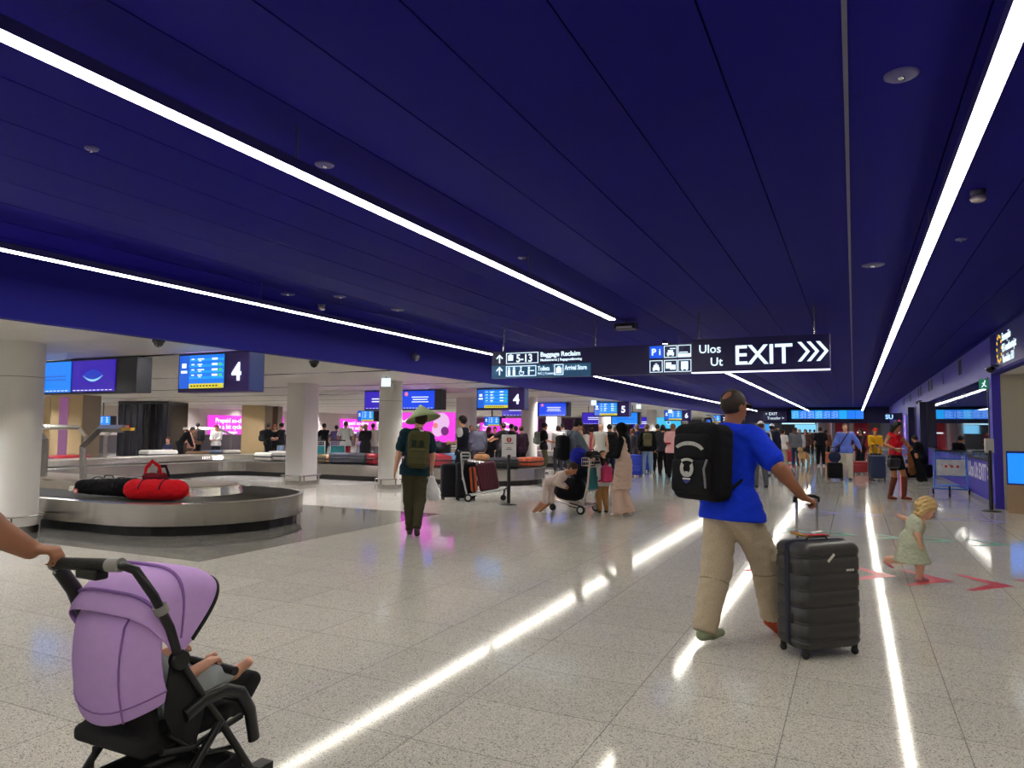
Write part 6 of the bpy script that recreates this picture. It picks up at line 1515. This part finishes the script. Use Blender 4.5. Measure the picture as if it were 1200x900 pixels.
# ================================================================== LUGGAGE ON THE BELTS
BZ = .462
def onY(px, Y):
    u = (px-600)/F_PX; D = Y/(u*math.sin(TH)+math.cos(TH)); return at(px, D)
def onX(px, X):
    u = (px-600)/F_PX; D = X/(u*math.cos(TH)-math.sin(TH)); return at(px, D)
def flat_case(p, rz, w_, h_, d_, rgb, label, ribs=5, soft=False, z=BZ):
    q = Matrix.Rotation(rz, 3, 'Z')@V3(0, h_/2+.05, 0)
    return suitcase(label, p.x+q.x, p.y+q.y, 0, w_, d_, h_, rgb, ribs=ribs, soft=soft, z=z+d_/2+.006, rot=(PI/2, 0, rz), wheel=True)
# near carousel
p = fl_pt = None
c0 = V3(-9.93, 6.98, 0)
t = duffel('travel_bag', 'long black travel bag with white tag lying on the near carousel', c0.x, c0.y, BZ, R(16), 1.15, .17, (18, 18, 22), 2, h=.014, taper=.25, rgb2=(30, 30, 34))
MB().obox((-.53, -.10, .12), (.03, .04, .003), (R(60), 0, R(20))).build('white_tag', WHITE, t)
MB().lathe([(.04, -.003), (.04, .003)], c=(-.40, -.17, .09), n=18, axis='y').build('red_ring', M('ring_red', (206, 40, 50), .5), t); MB().lathe([(.026, -.004), (.026, .004)], c=(-.40, -.172, .09), n=18, axis='y').build('white_disc', WHITE, t)
t = duffel('duffel_bag', 'bright red duffel bag lying on the near carousel', -8.93, 7.0, BZ, R(18), .95, .175, (196, 16, 30), 2, h=.013, rgb2=(70, 20, 50))
for sx in (-1, 1): MB().lathe([(.06, -.004), (.06, .004)], c=(sx*.42, 0, .135), n=18, axis='x').build('end_patch', fab((150, 12, 26)), t)
t = thing('rucksack', 'small dark red rucksack with looping straps behind the red duffel', 'backpack', (-9.42, 7.36, BZ), R(10)); t.scale = (1.15, 1, 1.25)
b = SDF(.03); b.wr = .005; b.box((0, 0, .14), (.16, .10, .14), r=.06); b.mesh('pack_body', .013, fab((96, 16, 30)), t)
MB().tube([(-.14, -.04, .20), (-.10, -.06, .34), (0, -.07, .42), (.10, -.06, .36), (.13, -.04, .22)], .026, 8, flat=.5).build('strap', fab((190, 20, 34)), t)
MB().tube([(.04, .0, .26), (.08, -.02, .36), (.18, -.03, .36), (.24, -.03, .24)], .022, 8, flat=.5).build('strap', fab((26, 24, 28)), t)
# back loop of the carousel
bl = [('x', 84, -20.3, .95, .45, .20, (150, 24, 36), 'dark red case lying on the back belt left of the guard rail'), ('x', 188, -20.2, 1.0, .6, .28, (206, 202, 192), 'cream case lying on the back belt under the bending man'),
      ('x', 234, -20.2, .7, .4, .2, (120, 84, 50), 'brown bag-like case on the back belt right of the bending man'), ('x', 252, -20.2, .75, .5, .22, (66, 84, 112), 'slate blue case on the back belt'), ('x', 270, -20.0, .7, .45, .22, (196, 194, 176), 'pale case on the back belt, rightmost before the tan pillar')]
for ax, px, c, w_, h_, d_, rgb, l in bl:
    flat_case(onX(px, c), R(80), w_, h_, d_, rgb, l)
br = [(317, 17.0, .85, .5, .24, (212, 208, 196), 'white case on the front belt below the group of three'), (330, 17.0, .6, .45, .30, (190, 186, 176), 'ivory case on the front belt touching the square column'),
      (378, 17.0, .8, .5, .24, (92, 84, 60), 'olive case on the belt right of the square column'), (389, 17.0, .7, .45, .22, (206, 140, 90), 'tan case with orange trim on the belt below the violet shirt'), (405, 17.0, .8, .5, .30, (54, 58, 70), 'dark grey case with white tag on the belt below the dark red shorts'),
      (423, 17.0, .9, .55, .30, (34, 36, 44), 'black wide case on the belt below the black robe'), (437, 17.0, .55, .45, .30, (136, 24, 36), 'red case on the belt beside the round column'),
      (521, 17.05, .8, .5, .34, (124, 18, 36), 'dark red case on the belt left of the attendant'), (534, 17.05, .45, .4, .36, (60, 104, 130), 'steel blue case on the belt next to the attendant'), (466, 17.0, .7, .5, .25, (60, 50, 50), 'brown case on the belt hidden behind the conical hat man')]
for px, Y, w_, h_, d_, rgb, l in br: flat_case(onY(px, Y), R(random.uniform(-8, 8)), w_, h_, d_, rgb, l, ribs=0 if d_ > .3 else 5)
flat_case(V3(-8.55, 17.25, 0), R(38), .85, .5, .26, (26, 28, 36), 'black case lying at the tip of the belt right of the white notice', ribs=0)
flat_case(V3(-8.35, 18.6, 0), R(85), .9, .5, .24, (216, 100, 66), 'coral case lying at the tip of the belt left of the tall boy')
p = onY(514, 17.0); duffel('handbag', 'black handbag on the belt behind the conical hat man', p.x, 16.95, BZ+.36, 0, .5, .2, (24, 24, 30), 0, h=.022)

t = thing('strap', 'short black strap lying on the floor at the right edge', 'strap', (1.03, 5.73, 0), R(20))
MB().tube([(-.045, 0, .012), (-.03, .004, .008), (.03, .0, .007), (.12, -.02, .008)], .007, 6, flat=.7).build('webbing', BLACK, t); MB().box((.1, -.035, .002), (.15, -.01, .014)).build('buckle', plastic((30, 30, 32)), t)
